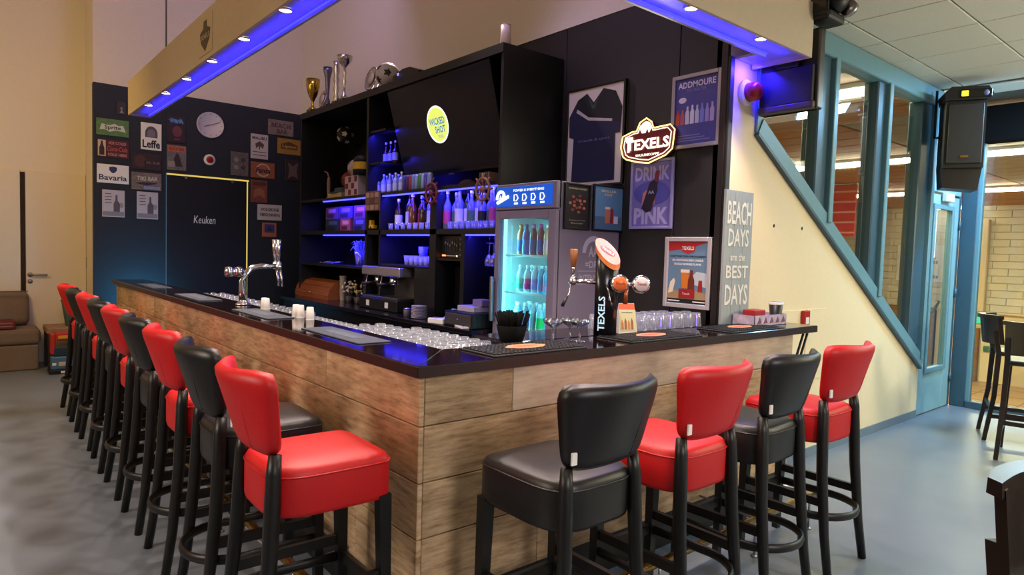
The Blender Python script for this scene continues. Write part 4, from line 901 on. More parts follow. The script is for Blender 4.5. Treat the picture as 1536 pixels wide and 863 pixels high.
r_ = empty('receipt_pad', (2.99, y, 0.951), -0.3, 'white order pad lying right of the payment terminal', 'pad')
MB().rbox(-0.04, 0.04, -0.09, 0.09, 0, 0.016, 0.003, 1).build('pad', m_whitep, r_); MB().tube([(-0.02, -0.06, 0.02), (0.02, 0.06, 0.02)], 0.004, 6).build('pen', m_blkplastic, r_)
r_ = empty('cash_drawer', (3.10, 4.20, 0.951), 0, 'black cash drawer beside the fridge with boxes on top', 'drawer')
MB().rbox(-0.12, 0.28, -0.19, 0.19, 0, 0.12, 0.006, 1).build('case', m_blkplastic, r_); MB().rbox(-0.126, -0.12, -0.17, 0.17, 0.015, 0.105, 0.003, 1).build('front', mat('machine_dark', (40, 38, 42)), r_); MB().lathe([(0.008, 0), (0.008, 0.006)], 8, M=Matrix.Translation((-0.126, 0, 0.06)) @ Matrix.Rotation(-PI/2, 4, 'Y')).build('lock', m_steel, r_)
tag(MB().rbox(3.04, 3.22, 4.08, 4.30, 1.072, 1.115, 0.004, 1).build('paper_stack', mat('paper_lilac', (180, 170, 200), 0.6)), 'pale pile of papers on the cash drawer', 'papers')
tag(MB().rbox(3.10, 3.2, 4.06, 4.18, 1.116, 1.17, 0.004, 1).build('small_carton', mat('carton_lilac', (120, 106, 150), 0.6)), 'small lilac carton on the pile of papers', 'carton')
# wine glasses hanging in the right lower bay
wg = empty('hanging_wine_glass')
MB().lathe([(0.03, 0), (0.03, -0.004), (0.005, -0.008), (0.004, -0.09), (0.02, -0.105), (0.038, -0.15), (0.034, -0.19), (0.0325, -0.19), (0.0365, -0.15), (0.018, -0.11), (0, -0.1)], 14, cap=False).build('glass', m_clear, wg)
MB().tube([(0, 0, 0.0), (0, 0, 0.065)], 0.004, 5).build('hanger', m_blkmetal, wg)
for i, (u, x) in enumerate(((734, 3.3), (741, 3.3))):
    y = onx(u, 380, x)[1]; put(wg, (x, y, 1.62), ['left upside-down wine glass hanging in the bay beside the fridge', 'right upside-down wine glass hanging in the bay beside the fridge'][i], 'wine glass', 'hanging wine glasses')

# ------------------------------------------------------------------ things on top of the cabinet
zt = CZ+0.001
m_gold = mat('trophy_gold', (190, 160, 70), 0.2, 1.0); m_silver = mat('trophy_silver', (200, 196, 200), 0.2, 1.0); m_darkst = mat('marble_black', (24, 22, 24), 0.25)
def trophy(u, name, label, h, prof, m, base_r, xx=3.26):
    p = onx(u, 160, xx); r_ = empty(name, (xx, p[1], zt), 0, label, 'trophy', 'trophies on the cabinet')
    MB().rbox(-base_r, base_r, -base_r, base_r, 0, 0.05, 0.004, 1).build('plinth', m_darkst, r_)
    MB().lathe([(a, 0.05+c*h) for a, c in prof], 16, cap=False).build('cup', m, r_); return r_
r_ = trophy(469, 'gold_cup_trophy', 'gold cup trophy at the left end of the cabinet top', 0.36, [(0.05, 0), (0.05, 0.04), (0.02, 0.1), (0.012, 0.25), (0.02, 0.3), (0.055, 0.5), (0.078, 0.75), (0.08, 1.0), (0.074, 1.0), (0.05, 0.55), (0, 0.4)], m_gold, 0.055)
for s in (-1, 1): MB().tube([(0, s*0.07, 0.38), (0, s*0.12, 0.36), (0, s*0.115, 0.27), (0, s*0.06, 0.23)], 0.006, 6).build('handle', m_gold, r_)
trophy(491, 'dark_column_trophy', 'blue-silver column trophy behind the oval plaque', 0.42, [(0.03, 0), (0.03, 0.1), (0.018, 0.2), (0.026, 0.5), (0.03, 0.7), (0.05, 0.9), (0.052, 1), (0.04, 0.98), (0, 0.9)], mat('trophy_blue', (110, 110, 150), 0.25, 0.9), 0.04)
trophy(504, 'twisted_column_trophy', 'slim twisted silver column trophy between two others', 0.44, [(0.025, 0), (0.03, 0.1), (0.02, 0.2), (0.034, 0.32), (0.022, 0.42), (0.036, 0.55), (0.024, 0.65), (0.038, 0.78), (0.03, 0.9), (0.036, 1.0), (0, 1.0)], m_silver, 0.04)
trophy(516, 'tall_bowl_trophy', 'tallest silver trophy with a wide bowl on a slim stem', 0.46, [(0.04, 0), (0.04, 0.05), (0.02, 0.1), (0.012, 0.3), (0.022, 0.4), (0.012, 0.5), (0.02, 0.6), (0.014, 0.72), (0.05, 0.82), (0.082, 0.92), (0.084, 1.0), (0.076, 1.0), (0.045, 0.85), (0, 0.8)], m_silver, 0.045)
def plaque(u, r0, label, xx, hgt):
    p = onx(u, 150, xx); q = empty('award_plate', (xx, p[1], zt), -PI/2, label, 'plate', 'award plates')
    TM = Matrix.Translation((0, 0, r0+0.03)) @ Matrix.Rotation(math.radians(-12), 4, 'X')
    MB().lathe([(r0, -0.004), (r0*1.0, 0.004), (r0*0.75, 0.002), (r0*0.72, -0.003), (0, -0.003)], 28, M=TM @ Matrix.Rotation(PI/2, 4, 'X')).build('dish', m_silver, q)
    MB().lathe([(r0*0.5, 0), (r0*0.5, 0.002), (0, 0.002)], 24, M=TM @ Matrix.Translation((0, -0.003, 0)) @ Matrix.Rotation(PI/2, 4, 'X')).build('centre', mat('plate_centre', (214, 206, 206), 0.4, 0.3), q)
    for s in (-1, 1): MB().tube([(s*0.07, -0.05, 0.008), (s*0.06, 0.01, 0.012), (s*0.05, 0.06, 0.1)], 0.008, 6).build('stand', m_blkplastic, q)
plaque(484, 0.095, 'silver award plate leaning beside the gold cup', 3.24, 0.2)
plaque(556, 0.125, 'silver award plate on a black stand in the middle of the cabinet top', 3.26, 0.25)
p = onx(594, 112, 3.34)
ball('football', (3.25, p[1], zt+0.12), 0.12, mat('ball_silver', (190, 184, 182), 0.35), m_bk, 'black and silver football lying on the cabinet top')
p = onx(628, 104, 3.30)
r_ = empty('projector', (3.235, p[1], zt), 0, 'black set-top device with a small blue light on the cabinet top', 'device')
b = MB(); b.prism([(-0.26, 0), (0.2, 0), (0.2, 0.03), (0.05, 0.085), (-0.08, 0.09), (-0.26, 0.05)], -0.06, 0.1, M=Matrix.Rotation(-PI/2, 4, 'Z')); b.build('case', m_blkplastic, r_)
MB().lathe([(0.014, 0), (0.012, 0.006), (0, 0.006)], 12, M=Matrix.Translation((-0.065, 0.15, 0.05)) @ Matrix.Rotation(-PI/2, 4, 'Y')).build('blue_light', emat('blue_dot', (90, 90, 255), 3), r_)
p = onx(760, 45, 3.24)
r_ = empty('pale_vase', (3.24, 4.03, zt), 0, 'pale frosted vase at the near end of the cabinet top', 'vase')
MB().lathe([(0.035, 0), (0.045, 0.01), (0.038, 0.09), (0.04, 0.16), (0.037, 0.16), (0.03, 0.02), (0, 0.02)], 16, cap=False).build('body', mat('vase_frost', (206, 184, 176), 0.5), r_)
MB().lathe([(0.038, 0.158), (0.042, 0.161), (0.038, 0.164)], 16, cap=False).build('rim', mat('vase_frost', (206, 184, 176)), r_)

# ------------------------------------------------------------------ drinks fridge
FX, FY0, FY1, FZ = 3.13, 3.29, 3.955, 2.05
fr = empty('drinks_fridge', (FX, FY0, 0), 0, 'lilac-grey glass-door drinks fridge with lit blue header', 'fridge')
m_fr = mat('fridge_lilac', (128, 118, 140), 0.45)
def fb(x0, x1, y0, y1, z0, z1, name, m=m_fr, par=None, bev=0.004):
    return MB().rbox(x0-FX, x1-FX, y0-FY0, y1-FY0, z0, z1, bev, 1).build(name, m, par or fr)
fb(FX+0.03, 3.79, FY0, FY0+0.03, 0.02, FZ, 'side_wall'); fb(FX+0.03, 3.79, FY1-0.03, FY1, 0.02, FZ, 'side_wall')
fb(FX+0.03, 3.79, FY0+0.03, FY1-0.03, FZ-0.04, FZ, 'roof'); fb(3.75, 3.79, FY0+0.03, FY1-0.03, 0.02, FZ-0.04, 'rear_wall')
fb(FX+0.05, 3.75, FY0+0.03, FY1-0.03, 0.02, 0.35, 'plinth'); fb(FX+0.05, 3.75, FY0+0.03, FY1-0.03, 1.83, FZ-0.04, 'canopy_box')
hd = fb(FX, FX+0.05, FY0, FY1, 1.862, FZ, 'header')
fb(FX-0.004, FX, FY0+0.035, FY1-0.01, 1.885, FZ-0.02, 'header_sign', emat('sign_blue', (0, 78, 190), 0.9), hd, 0.001)
ro = -PI/2; HM = Matrix.Translation((-0.0045, FY1-0.01-FY0, 1.885)) @ Matrix.Rotation(ro, 4, 'Z'); HW, HH = FY1-FY0-0.045, FZ-0.02-1.885
m_sgw = emat('sign_white', (235, 245, 255), 1.3)
b = MB(); b.tube([(0.06+0.045*math.cos(PI*k/10), -0.002, 0.055+0.06*math.sin(PI*k/10)) for k in range(11)], 0.012, 5, M=HM, up=(0, 1, 0)); b.tube([(0.02, -0.002, 0.03), (0.15, -0.002, 0.075)], 0.013, 6, M=HM); b.build('logo_arch', m_sgw, hd)
b = MB(); text_mb(b, 'AA', 0.065, 0.07, 0.035, -0.003, 0.05, 0.02, HM); b.build('logo_letters', m_sgw, hd)
b = MB(); text_mb(b, 'POWER IS EVERYTHING', 0.37, 0.115, 0.018, -0.003, 0.33, 0.015, HM); b.build('lettering', m_sgw, hd)
for i in range(4):
    text = MB(); cx = 0.235+0.095*i
    text.tube([(cx-0.022, -0.002, 0.04), (cx+0.005, -0.002, 0.04), (cx+0.022, -0.002, 0.06), (cx+0.005, -0.002, 0.085), (cx-0.022, -0.002, 0.085)], 0.004, 5, M=HM, up=(0, 1, 0), closed=True)
    text.box(cx-0.02, cx+0.02, -0.003, 0, 0.014, 0.028, M=HM); text.build('badge', m_sgw, hd)
dor = fb(FX, FX+0.045, FY1-0.05, FY1, 0.36, 1.855, 'door')
MB().rbox(0, 0.045, 0, 0.075, 0.36, 1.855, 0.004, 1).build('door_stile', m_fr, dor); MB().rbox(0, 0.045, 0.075, FY1-FY0-0.05, 1.795, 1.855, 0.004, 1).build('door_rail', m_fr, dor); MB().rbox(0, 0.045, 0.075, FY1-FY0-0.05, 0.36, 0.45, 0.004, 1).build('door_rail', m_fr, dor)
MB().box(0.015, 0.021, 0.075, FY1-FY0-0.05, 0.45, 1.795).build('glass_pane', glassmat('fridge_glass', (240, 250, 252), 0.5), dor)
MB().rbox(-0.045, -0.02, FY1-FY0-0.03, FY1-FY0-0.005, 1.02, 1.36, 0.006, 2).rbox(-0.03, 0.0, FY1-FY0-0.025, FY1-FY0-0.010, 1.04, 1.06, 0.003, 1).rbox(-0.03, 0.0, FY1-FY0-0.025, FY1-FY0-0.010, 1.32, 1.34, 0.003, 1).build('handle', m_steel, dor)
fb(3.735, 3.748, FY0+0.035, FY1-0.035, 0.36, 1.82, 'inner_back', mat('fridge_inner', (214, 238, 238), 0.5))
fb(FX+0.07, 3.735, FY1-0.036, FY1-0.031, 0.36, 1.82, 'inner_liner', mat('fridge_inner', (214, 238, 238)), None, 0.001)
fb(FX+0.055, FX+0.075, FY1-0.06, FY1-0.037, 0.45, 1.80, 'light_tube', emat('fridge_tube', (120, 236, 244), 3.0))
lamp('fridge_lamp', 'AREA', (FX+0.10, FY1-0.07, 1.1), 5.5, (110, 228, 240), (FX+0.35, FY0+0.2, 1.1), 0.04, 1.3)
lamp('fridge_lamp', 'AREA', (FX+0.12, FY0+0.1, 1.1), 2.6, (130, 234, 240), (FX+0.4, FY1-0.2, 1.1), 0.04, 1.3)
ZS = [float(onx(790, 383, 3.32)[2]), float(onx(790, 438, 3.32)[2]), float(onx(790, 494, 3.32)[2]), 0.82]
for z in ZS:
    b = MB()
    for k in range(9): b.tube([(0.07+0.066*k, 0.035, z-0.008), (0.07+0.066*k, FY1-FY0-0.04, z-0.008)], 0.003, 5)
    for k in range(3): b.tube([(0.07, 0.04+0.29*k, z-0.012), (0.6, 0.04+0.29*k, z-0.012)], 0.004, 5)
    b.tube([(0.065, 0.036, z-0.004), (0.065, FY1-FY0-0.04, z-0.004)], 0.008, 6)
    b.build('wire_shelf', mat('shelf_white', (225, 235, 238), 0.4), fr)
def soda(cbody, clab, ccap, h=0.2, r=0.031):
    k = 'soda_%s_%s_%s_%d' % (cbody, clab, ccap, int(h*1000))
    if k not in _first.get('_soda', {}):
        p = empty('soda_bottle')
        MB().lathe([(r*0.8, 0), (r, 0.012), (r, h*0.3), (r*0.86, h*0.42), (r, h*0.55), (r*0.95, h*0.68), (r*0.45, h*0.85), (r*0.42, h*0.92)], 14).build('body', mat('pet_%d_%d_%d' % cbody, cbody, 0.1, spec=0.7), p)
        MB().lathe([(r*1.02, h*0.12), (r*1.02, h*0.32), (r*0.90, h*0.42), (r*1.0, h*0.5)], 14, cap=False).build('label', mat('lab_%d_%d_%d' % clab, clab, 0.5), p)
        MB().lathe([(r*0.5, h*0.88), (r*0.5, h*0.99), (r*0.4, h)], 12).build('cap', mat('cap_%d_%d_%d' % ccap, ccap, 0.4), p)
        _first.setdefault('_soda', {})[k] = p; return p
    return copy_tree(_first['_soda'][k])
rows = [(ZS[0], [(779, (200, 110, 50), (30, 60, 140), (220, 120, 50), 'orange-capped'), (787, (40, 80, 170), (40, 110, 190), (50, 70, 140), 'blue'), (798, (120, 40, 90), (30, 60, 160), (220, 120, 200), 'purple with lilac cap'), (809, (130, 40, 90), (30, 60, 160), (230, 60, 180), 'purple with pink cap'), (819, (220, 150, 110), (240, 150, 160), (240, 240, 230), 'pale peach')], 0.235),
        (ZS[1], [(780, (170, 210, 220), (60, 200, 150), (230, 240, 240), 'clear with green label'), (791, (170, 200, 215), (220, 40, 130), (230, 240, 240), 'clear with pink label'), (802, (170, 190, 215), (140, 130, 220), (220, 235, 240), 'clear with violet label'), (812, (30, 150, 200), (20, 110, 190), (210, 235, 240), 'blue'), (820, (20, 170, 210), (10, 140, 200), (200, 230, 240), 'bright cyan')], 0.205),
        (ZS[2], [(769, (170, 215, 220), (190, 210, 40), (230, 240, 240), 'clear with lime label'), (779, (160, 205, 215), (120, 190, 210), (230, 240, 240), 'clear with pale label'), (789, (160, 195, 220), (130, 120, 210), (230, 240, 240), 'clear with violet band'), (801, (165, 205, 220), (150, 180, 210), (230, 240, 240), 'clear with grey-blue label'), (811, (165, 205, 215), (40, 190, 90), (230, 240, 240), 'clear with bright green label')], 0.205),
        (0.82, [(800, (220, 120, 30), (230, 90, 30), (240, 140, 40), 'orange'), (810, (230, 130, 40), (40, 90, 200), (60, 120, 220), 'orange with blue label'), (788, (180, 60, 60), (220, 200, 200), (230, 230, 230), 'reddish')], 0.24)]
rn = ['top', 'middle', 'third', 'lowest visible']
for ri, (z, its, h) in enumerate(rows):
    for (u, cb_, cl, cc, ds) in its:
        y = float(onx(u, 440, 3.30)[1]); y = max(FY0+0.068, min(FY1-0.09, y))
        o = soda(cb_, cl, cc, h); o.location = (3.30, y, z+0.0); tag(o, '%s soda bottle on the %s fridge shelf' % (ds, rn[ri]), 'bottle', 'soda bottles in the fridge')
        if ri in (1, 2):
            o2 = copy_tree(o); o2.location = (3.42, y-0.0, z); tag(o2, '%s soda bottle in the row behind on the %s fridge shelf' % (ds, rn[ri]), 'bottle', 'soda bottles in the fridge')
# print on the fridge side
b = MB(); y_ = -0.0005
def fside(u, v): p = ony(u, v, FY0); return float(p[0]-FX), float(p[2])
cx, cz = fside(890, 378)
b = MB(); text_mb(b, 'AA', cx+0.0, cz, 0.075, -0.001, 0.10, 0.03)
m_deco = mat('decal_lilac', (186, 178, 204), 0.5)
b.build('decal_letters', m_deco, fr)
b = MB(); x2, z2 = fside(895, 397); text_mb(b, '=DRINK', x2, z2, 0.05, -0.001, 0.24, 0.02); b.build('decal_word', m_deco, fr)
b = MB(); x2, z2 = fside(887, 417); text_mb(b, 'INTENSITY', x2, z2, 0.045, -0.001, 0.27, 0.012, shear=0.2); b.build('decal_slogan', m_deco, fr)
b = MB()
for v in (407, 426): x2, z2 = fside(887, v); b.box(x2-0.14, x2+0.14, -0.001, 0, z2-0.002, z2+0.002)
b.build('decal_lines', m_deco, fr)
arc = []
for k in range(13):
    a = PI-PI*k/12*0.92; arc.append((cx+0.115*math.cos(a), 0, cz+0.125*math.sin(a)-0.01))
b = MB(); vs = []; 
for x, y, z in arc: vs += [(x, -0.001, z), (cx+(x-cx)*0.68, -0.001, cz-0.01+(z-cz+0.01)*0.68)]
b.add(vs, [(2*k, 2*k+2, 2*k+3, 2*k+1) for k in range(12)]); b.build('decal_arch', m_deco, fr)

# ------------------------------------------------------------------ signs and posters
def board(name, label, cat, plane, px, mboard, thick=0.012, frame=None, fw=0.02, group=None, gap=0.002, mframe=None):
    """plane ('y',value) faces -y or ('x',value) faces -x; px = (u0,v0,u1,v1) opposite corners in the photo"""
    u0, v0, u1, v1 = px
    if plane[0] == 'y':
        a = ony(u0, v0, plane[1]); c = ony(u1, v1, plane[1]); wd = c[0]-a[0]; hd_ = a[2]-c[2]
        r_ = empty(name, (a[0], plane[1]-gap, c[2]), 0, label, cat, group)
    else:
        a = onx(u0, v0, plane[1]); c = onx(u1, v1, plane[1]); wd = a[1]-c[1]; hd_ = a[2]-c[2]
        r_ = empty(name, (plane[1]-gap, a[1], c[2]), -PI/2, label, cat, group)
    wd = float(wd); hd_ = float(hd_)
    MB().rbox(0, wd, -thick, 0, 0, hd_, 0.002, 1).build('panel', mboard, r_)
    if frame:
        mf = mframe or m_steel; t2 = thick+0.012
        MB().rbox(0, fw, -t2, 0, 0, hd_, 0.003, 1).rbox(wd-fw, wd, -t2, 0, 0, hd_, 0.003, 1).rbox(fw, wd-fw, -t2, 0, 0, fw, 0.003, 1).rbox(fw, wd-fw, -t2, 0, hd_-fw, hd_, 0.003, 1).build('frame', mf, r_)
    r_['_w'] = wd; r_['_h'] = hd_
    return r_, wd, hd_, -thick-0.001
def rect(r_, name, m, x0, x1, z0, z1, y): return MB().box(x0, x1, y, y+0.001, z0, z1).build(name, m, r_)
def poly(r_, name, m, pts, y): return MB().prism(pts, y, y+0.001).build(name, m, r_)
def txt(r_, t, m, cx, cz, h, y, wid=None, bold=0.0, shear=0.0, name='lettering'):
    b = MB(); text_mb(b, t, cx, cz, h, y, wid, bold, shear=shear); return b.build(name, m, r_)
def P(name, rgb, rough=0.5, var=0.0): return mat('print_'+name, rgb, rough, var=var, scale=40)
G = 'tin signs on the dark far wall'
FW = ('y', YF)
r_, wd, h, y = board('tin_sign', 'green tin sign with white Sprite banner on the far wall', 'sign', FW, (144, 176, 193, 207), P('green', (88, 128, 74), 0.45, 0.3), group=G)
poly(r_, 'banner', P('bannerw', (206, 210, 200)), [(wd*0.1, h*0.32), (wd*0.16, h*0.68), (wd*0.4, h*0.62), (wd*0.55, h*0.74), (wd*0.68, h*0.63), (wd*0.82, h*0.68), (wd*0.9, h*0.28), (wd*0.6, h*0.34), (wd*0.4, h*0.22), (wd*0.3, h*0.34)], y)
txt(r_, 'Sprite', P('dkgreen', (40, 56, 44)), wd*0.5, h*0.47, h*0.3, y-0.001, wd*0.5, 0.02)
r_, wd, h, y = board('tin_sign', 'dark red tin sign with a cola bottle, ICE COLD and SOLD HERE', 'sign', FW, (145, 207.5, 193, 239), P('oxblood', (84, 30, 34), 0.5, 0.3), group=G)
rect(r_, 'bottle_field', P('cream', (206, 190, 160)), wd*0.03, wd*0.27, h*0.05, h*0.95, y)
poly(r_, 'bottle_picture', P('darkbrown', (54, 36, 36)), [(wd*0.07, h*0.1), (wd*0.07, h*0.5), (wd*0.11, h*0.7), (wd*0.12, h*0.9), (wd*0.18, h*0.9), (wd*0.19, h*0.7), (wd*0.23, h*0.5), (wd*0.23, h*0.1)], y-0.001)
txt(r_, 'ICE COLD', P('pinkish', (200, 150, 140)), wd*0.64, h*0.82, h*0.15, y, wd*0.55, 0.02); txt(r_, 'Coca-Cola', P('colared', (190, 92, 84)), wd*0.63, h*0.5, h*0.27, y, wd*0.64, 0.01, 0.3); txt(r_, 'SOLD HERE', P('pinkish', (200, 150, 140)), wd*0.64, h*0.17, h*0.15, y, wd*0.6, 0.02)
r_, wd, h, y = board('tin_sign', 'white tin sign with blue shield and Bavaria lettering', 'sign', FW, (145, 245, 193, 277), P('white', (214, 214, 226), 0.4), group=G)
txt(r_, 'Bavaria', P('navy', (44, 56, 106)), wd*0.5, h*0.3, h*0.3, y, wd*0.88, 0.02)
poly(r_, 'shield', P('navy', (44, 56, 106)), [(wd*0.38, h*0.86), (wd*0.38, h*0.7), (wd*0.44, h*0.58), (wd*0.5, h*0.53), (wd*0.56, h*0.58), (wd*0.62, h*0.7), (wd*0.62, h*0.86), (wd*0.5, h*0.9)], y)
r_, wd, h, y = board('tin_sign', 'white upright tin sign with grey arch and Leffe lettering', 'sign', FW, (211, 183, 242, 227), P('white', (214, 214, 226)), group=G)
poly(r_, 'arch', P('slate', (84, 80, 92)), [(wd*0.2, h*0.46)]+[(wd*(0.5-0.3*math.cos(PI*k/12)), h*(0.62+0.26*math.sin(PI*k/12))) for k in range(13)]+[(wd*0.8, h*0.46)], y)
poly(r_, 'arch_window', P('slate2', (120, 116, 128)), [(wd*0.3, h*0.48)]+[(wd*(0.5-0.2*math.cos(PI*k/12)), h*(0.60+0.17*math.sin(PI*k/12))) for k in range(13)]+[(wd*0.7, h*0.48)], y-0.001)
txt(r_, 'Leffe', P('navyblack', (28, 24, 44)), wd*0.5, h*0.22, h*0.3, y, wd*0.85, 0.03)
r_, wd, h, y = board('tin_sign', 'dark brown tin sign with faint round emblem under the Leffe sign', 'sign', FW, (197, 228, 242, 257), P('darkbrown2', (52, 34, 36), 0.5, 0.4), group=G)
poly(r_, 'emblem', P('brownmid', (78, 48, 46)), [(wd*(0.3+0.2*math.cos(2*PI*k/24)), h*(0.5+0.4*math.sin(2*PI*k/24))) for k in range(24)], y)
txt(r_, 'BAR - RUM', P('greyish', (120, 110, 114)), wd*0.68, h*0.45, h*0.16, y, wd*0.5, 0.02)
r_, wd, h, y = board('tin_sign', 'light tin sign reading TIKI BAR with a blue patch', 'sign', FW, (197, 257.5, 242, 287), P('greybeige', (122, 110, 108), 0.5, 0.4), group=G)
txt(r_, 'TIKI BAR', P('cream2', (200, 192, 180)), wd*0.52, h*0.66, h*0.24, y, wd*0.7, 0.03); poly(r_, 'canoe', P('dk', (50, 40, 42)), [(wd*0.1, h*0.36), (wd*0.5, h*0.26), (wd*0.9, h*0.42), (wd*0.6, h*0.46), (wd*0.3, h*0.44)], y); rect(r_, 'water', P('waterblue', (130, 150, 190)), wd*0.4, wd*0.95, h*0.06, h*0.22, y)
r_, wd, h, y = board('tin_sign', 'dark tin sign with light blue script and a reddish glass', 'sign', FW, (250, 172, 278, 216), P('nightred', (46, 26, 36), 0.5, 0.3), group=G)
b = MB(); b.tube([(wd*(0.15+0.7*k/16), y, h*(0.80+0.09*math.sin(k*1.9))) for k in range(17)], 0.014, 5, up=(0, 1, 0)); b.build('blue_script', P('skyblue', (96, 150, 214)), r_)
poly(r_, 'glass_picture', P('glassred', (110, 56, 64)), [(wd*(0.55+0.26*math.cos(2*PI*k/20)), h*(0.42+0.2*math.sin(2*PI*k/20))) for k in range(20)], y); rect(r_, 'foot_print', P('glassred', (110, 56, 64)), wd*0.4, wd*0.7, h*0.1, h*0.16, y)
r_, wd, h, y = board('tin_sign', 'tin sign with orange header over a grey beach picture, left of the clock', 'sign', FW, (250, 216.5, 279, 257), P('greypic', (110, 104, 110), 0.5, 0.3), group=G)
rect(r_, 'header', P('orangehead', (190, 104, 70)), wd*0.04, wd*0.96, h*0.74, h*0.96, y); txt(r_, 'BEACH BAR', P('redbrown', (110, 40, 34)), wd*0.5, h*0.85, h*0.13, y-0.001, wd*0.8, 0.02)
poly(r_, 'figure', P('dk', (50, 40, 42)), [(wd*0.45, h*0.15), (wd*0.35, h*0.45), (wd*0.5, h*0.7), (wd*0.62, h*0.62), (wd*0.7, h*0.4), (wd*0.8, h*0.15)], y); rect(r_, 'sand', P('sandgrey', (150, 140, 130)), wd*0.05, wd*0.4, h*0.12, h*0.35, y)
for k, (px, lb) in enumerate((((153, 284, 187, 326.5), 'left white paper poster with bottle picture under the Bavaria sign'), ((205, 287, 237, 329.5), 'right white paper poster with bottle picture under the TIKI BAR sign'))):
    r_, wd, h, y = board('beer_poster', lb, 'poster', FW, px, P('paper', (190, 184, 196), 0.7), 0.004, group='paper beer posters')
    poly(r_, 'bottle_picture', P('bottlegrey', (92, 84, 96)), [(wd*0.5, h*0.2), (wd*0.5, h*0.5), (wd*0.58, h*0.62), (wd*0.59, h*0.82), (wd*0.67, h*0.82), (wd*0.68, h*0.62), (wd*0.78, h*0.5), (wd*0.78, h*0.2)], y)
    rect(r_, 'ground_picture', P('groundgrey', (140, 130, 140)), wd*0.03, wd*0.97, h*0.04, h*0.2, y)
    poly(r_, 'glass_picture', P('glassgrey', (160, 140, 140)), [(wd*(0.85+0.1*math.cos(2*PI*q/14)), h*(0.45+0.1*math.sin(2*PI*q/14))) for q in range(14)], y)
    for q in range(4): rect(r_, 'text_line', P('bottlegrey', (92, 84, 96)), wd*0.12, wd*(0.4+0.03*(q % 2)), h*(0.84-0.11*q), h*(0.87-0.11*q), y)
# clock
cc = ony(315, 188, YF); rr = float(ony(335, 190, YF)[0]-cc[0])
r_ = empty('wall_clock', (cc[0], YF-0.001, cc[2]), 0, 'round white wall clock above the kitchen door', 'clock')
RX = Matrix.Rotation(PI/2, 4, 'X')
MB().lathe([(rr, 0), (rr, 0.03), (rr*0.96, 0.036), (rr*0.94, 0.03), (0, 0.03)], 36, M=RX).build('case', P('clockwhite', (216, 210, 224)), r_)
for k in range(12): MB().box(-0.004, 0.004, -0.032, -0.0305, rr*0.78, rr*0.88, M=Matrix.Rotation(2*PI*k/12, 4, 'Y')).build('hour_mark', m_grey, r_)
MB().box(-0.005, 0.005, -0.034, -0.0325, -0.02, rr*0.5, M=Matrix.Rotation(math.radians(250), 4, 'Y')).build('hour_hand', P('slate', (84, 80, 92)), r_); MB().box(-0.004, 0.004, -0.036, -0.0345, -0.02, rr*0.75, M=Matrix.Rotation(math.radians(68), 4, 'Y')).build('minute_hand', P('slate', (84, 80, 92)), r_)
def alarm(name, c, rr, plane, label, depth=0.06, red=(150, 24, 30)):
    r_ = empty(name, c, 0, label, 'alarm')
    MB().lathe([(rr, 0), (rr, 0.02), (rr*0.85, 0.03)], 24, M=RX).build('base', m_whitep, r_)
    MB().lathe([(rr*0.72, 0.028), (rr*0.7, depth*0.8), (rr*0.5, depth), (0, depth*1.02)], 24, M=RX).build('dome', mat('alarm_dome', red, 0.3), r_)
c = ony(314, 240, YF); alarm('fire_sounder', (c[0], YF-0.001, c[2]), 0.072, 'y', 'small round red sounder in a white ring under the clock', 0.035)
c = ony(1117, 140, YS); alarm('alarm_beacon', (c[0], YS-0.001, c[2]), 0.085, 'y', 'red dome alarm on a white base at the top of the stair wall', 0.11, (176, 22, 34))
r_, wd, h, y = board('tin_sign', 'grey vintage picture sign at the top right corner of the kitchen door', 'sign', FW, (346, 227, 372, 265), P('greypic2', (100, 92, 92), 0.5, 0.4), group=G)
for k in range(4): poly(r_, 'flower', P('flow%d' % (k % 2), [(140, 130, 124), (66, 56, 58)][k % 2]), [(wd*(0.3+0.4*(k % 2)+0.14*math.cos(2*PI*q/10)), h*(0.35+0.32*(k//2)+0.1*math.sin(2*PI*q/10))) for q in range(10)], y)
r_, wd, h, y = board('tin_sign', 'white MALIBU sign with a palm picture', 'sign', FW, (376, 200, 401.5, 240), P('white2', (196, 186, 188)), group=G)
txt(r_, 'MALIBU', P('dk', (50, 40, 42)), wd*0.5, h*0.84, h*0.12, y, wd*0.84, 0.03); poly(r_, 'palm', P('palm', (84, 72, 62)), [(wd*0.3, h*0.42), (wd*0.25, h*0.6), (wd*0.5, h*0.72), (wd*0.76, h*0.6), (wd*0.7, h*0.42), (wd*0.55, h*0.52), (wd*0.52, h*0.38), (wd*0.46, h*0.38), (wd*0.46, h*0.52)], y)
for q in range(2): rect(r_, 'text_line', P('palm', (84, 72, 62)), wd*0.1, wd*0.9, h*(0.13+0.13*q), h*(0.16+0.13*q), y)
r_, wd, h, y = board('tin_sign', 'weathered grey sign reading BEACH BAR near the cabinet', 'sign', FW, (402, 178, 439.5, 206), P('weathered', (132, 118, 116), 0.6, 0.3), group=G)
txt(r_, 'BEACH', P('dkred', (74, 48, 50)), wd*0.5, h*0.64, h*0.3, y, wd*0.75, 0.02); txt(r_, 'BAR', P('dkred', (74, 48, 50)), wd*0.55, h*0.24, h*0.3, y, wd*0.4, 0.02)
r_, wd, h, y = board('tin_sign', 'yellow Lipton sign next to the cabinet', 'sign', FW, (416, 206.5, 450, 234), P('mustard', (164, 124, 50), 0.5, 0.1), group=G)
poly(r_, 'emblem', P('umber', (96, 62, 26)), [(wd*0.14, h*0.32), (wd*0.14, h*0.62), (wd*0.5, h*0.82), (wd*0.86, h*0.62), (wd*0.86, h*0.32)], y); txt(r_, 'Lipton', P('mustard2', (196, 160, 84)), wd*0.5, h*0.48, h*0.24, y-0.001, wd*0.6, 0.02)
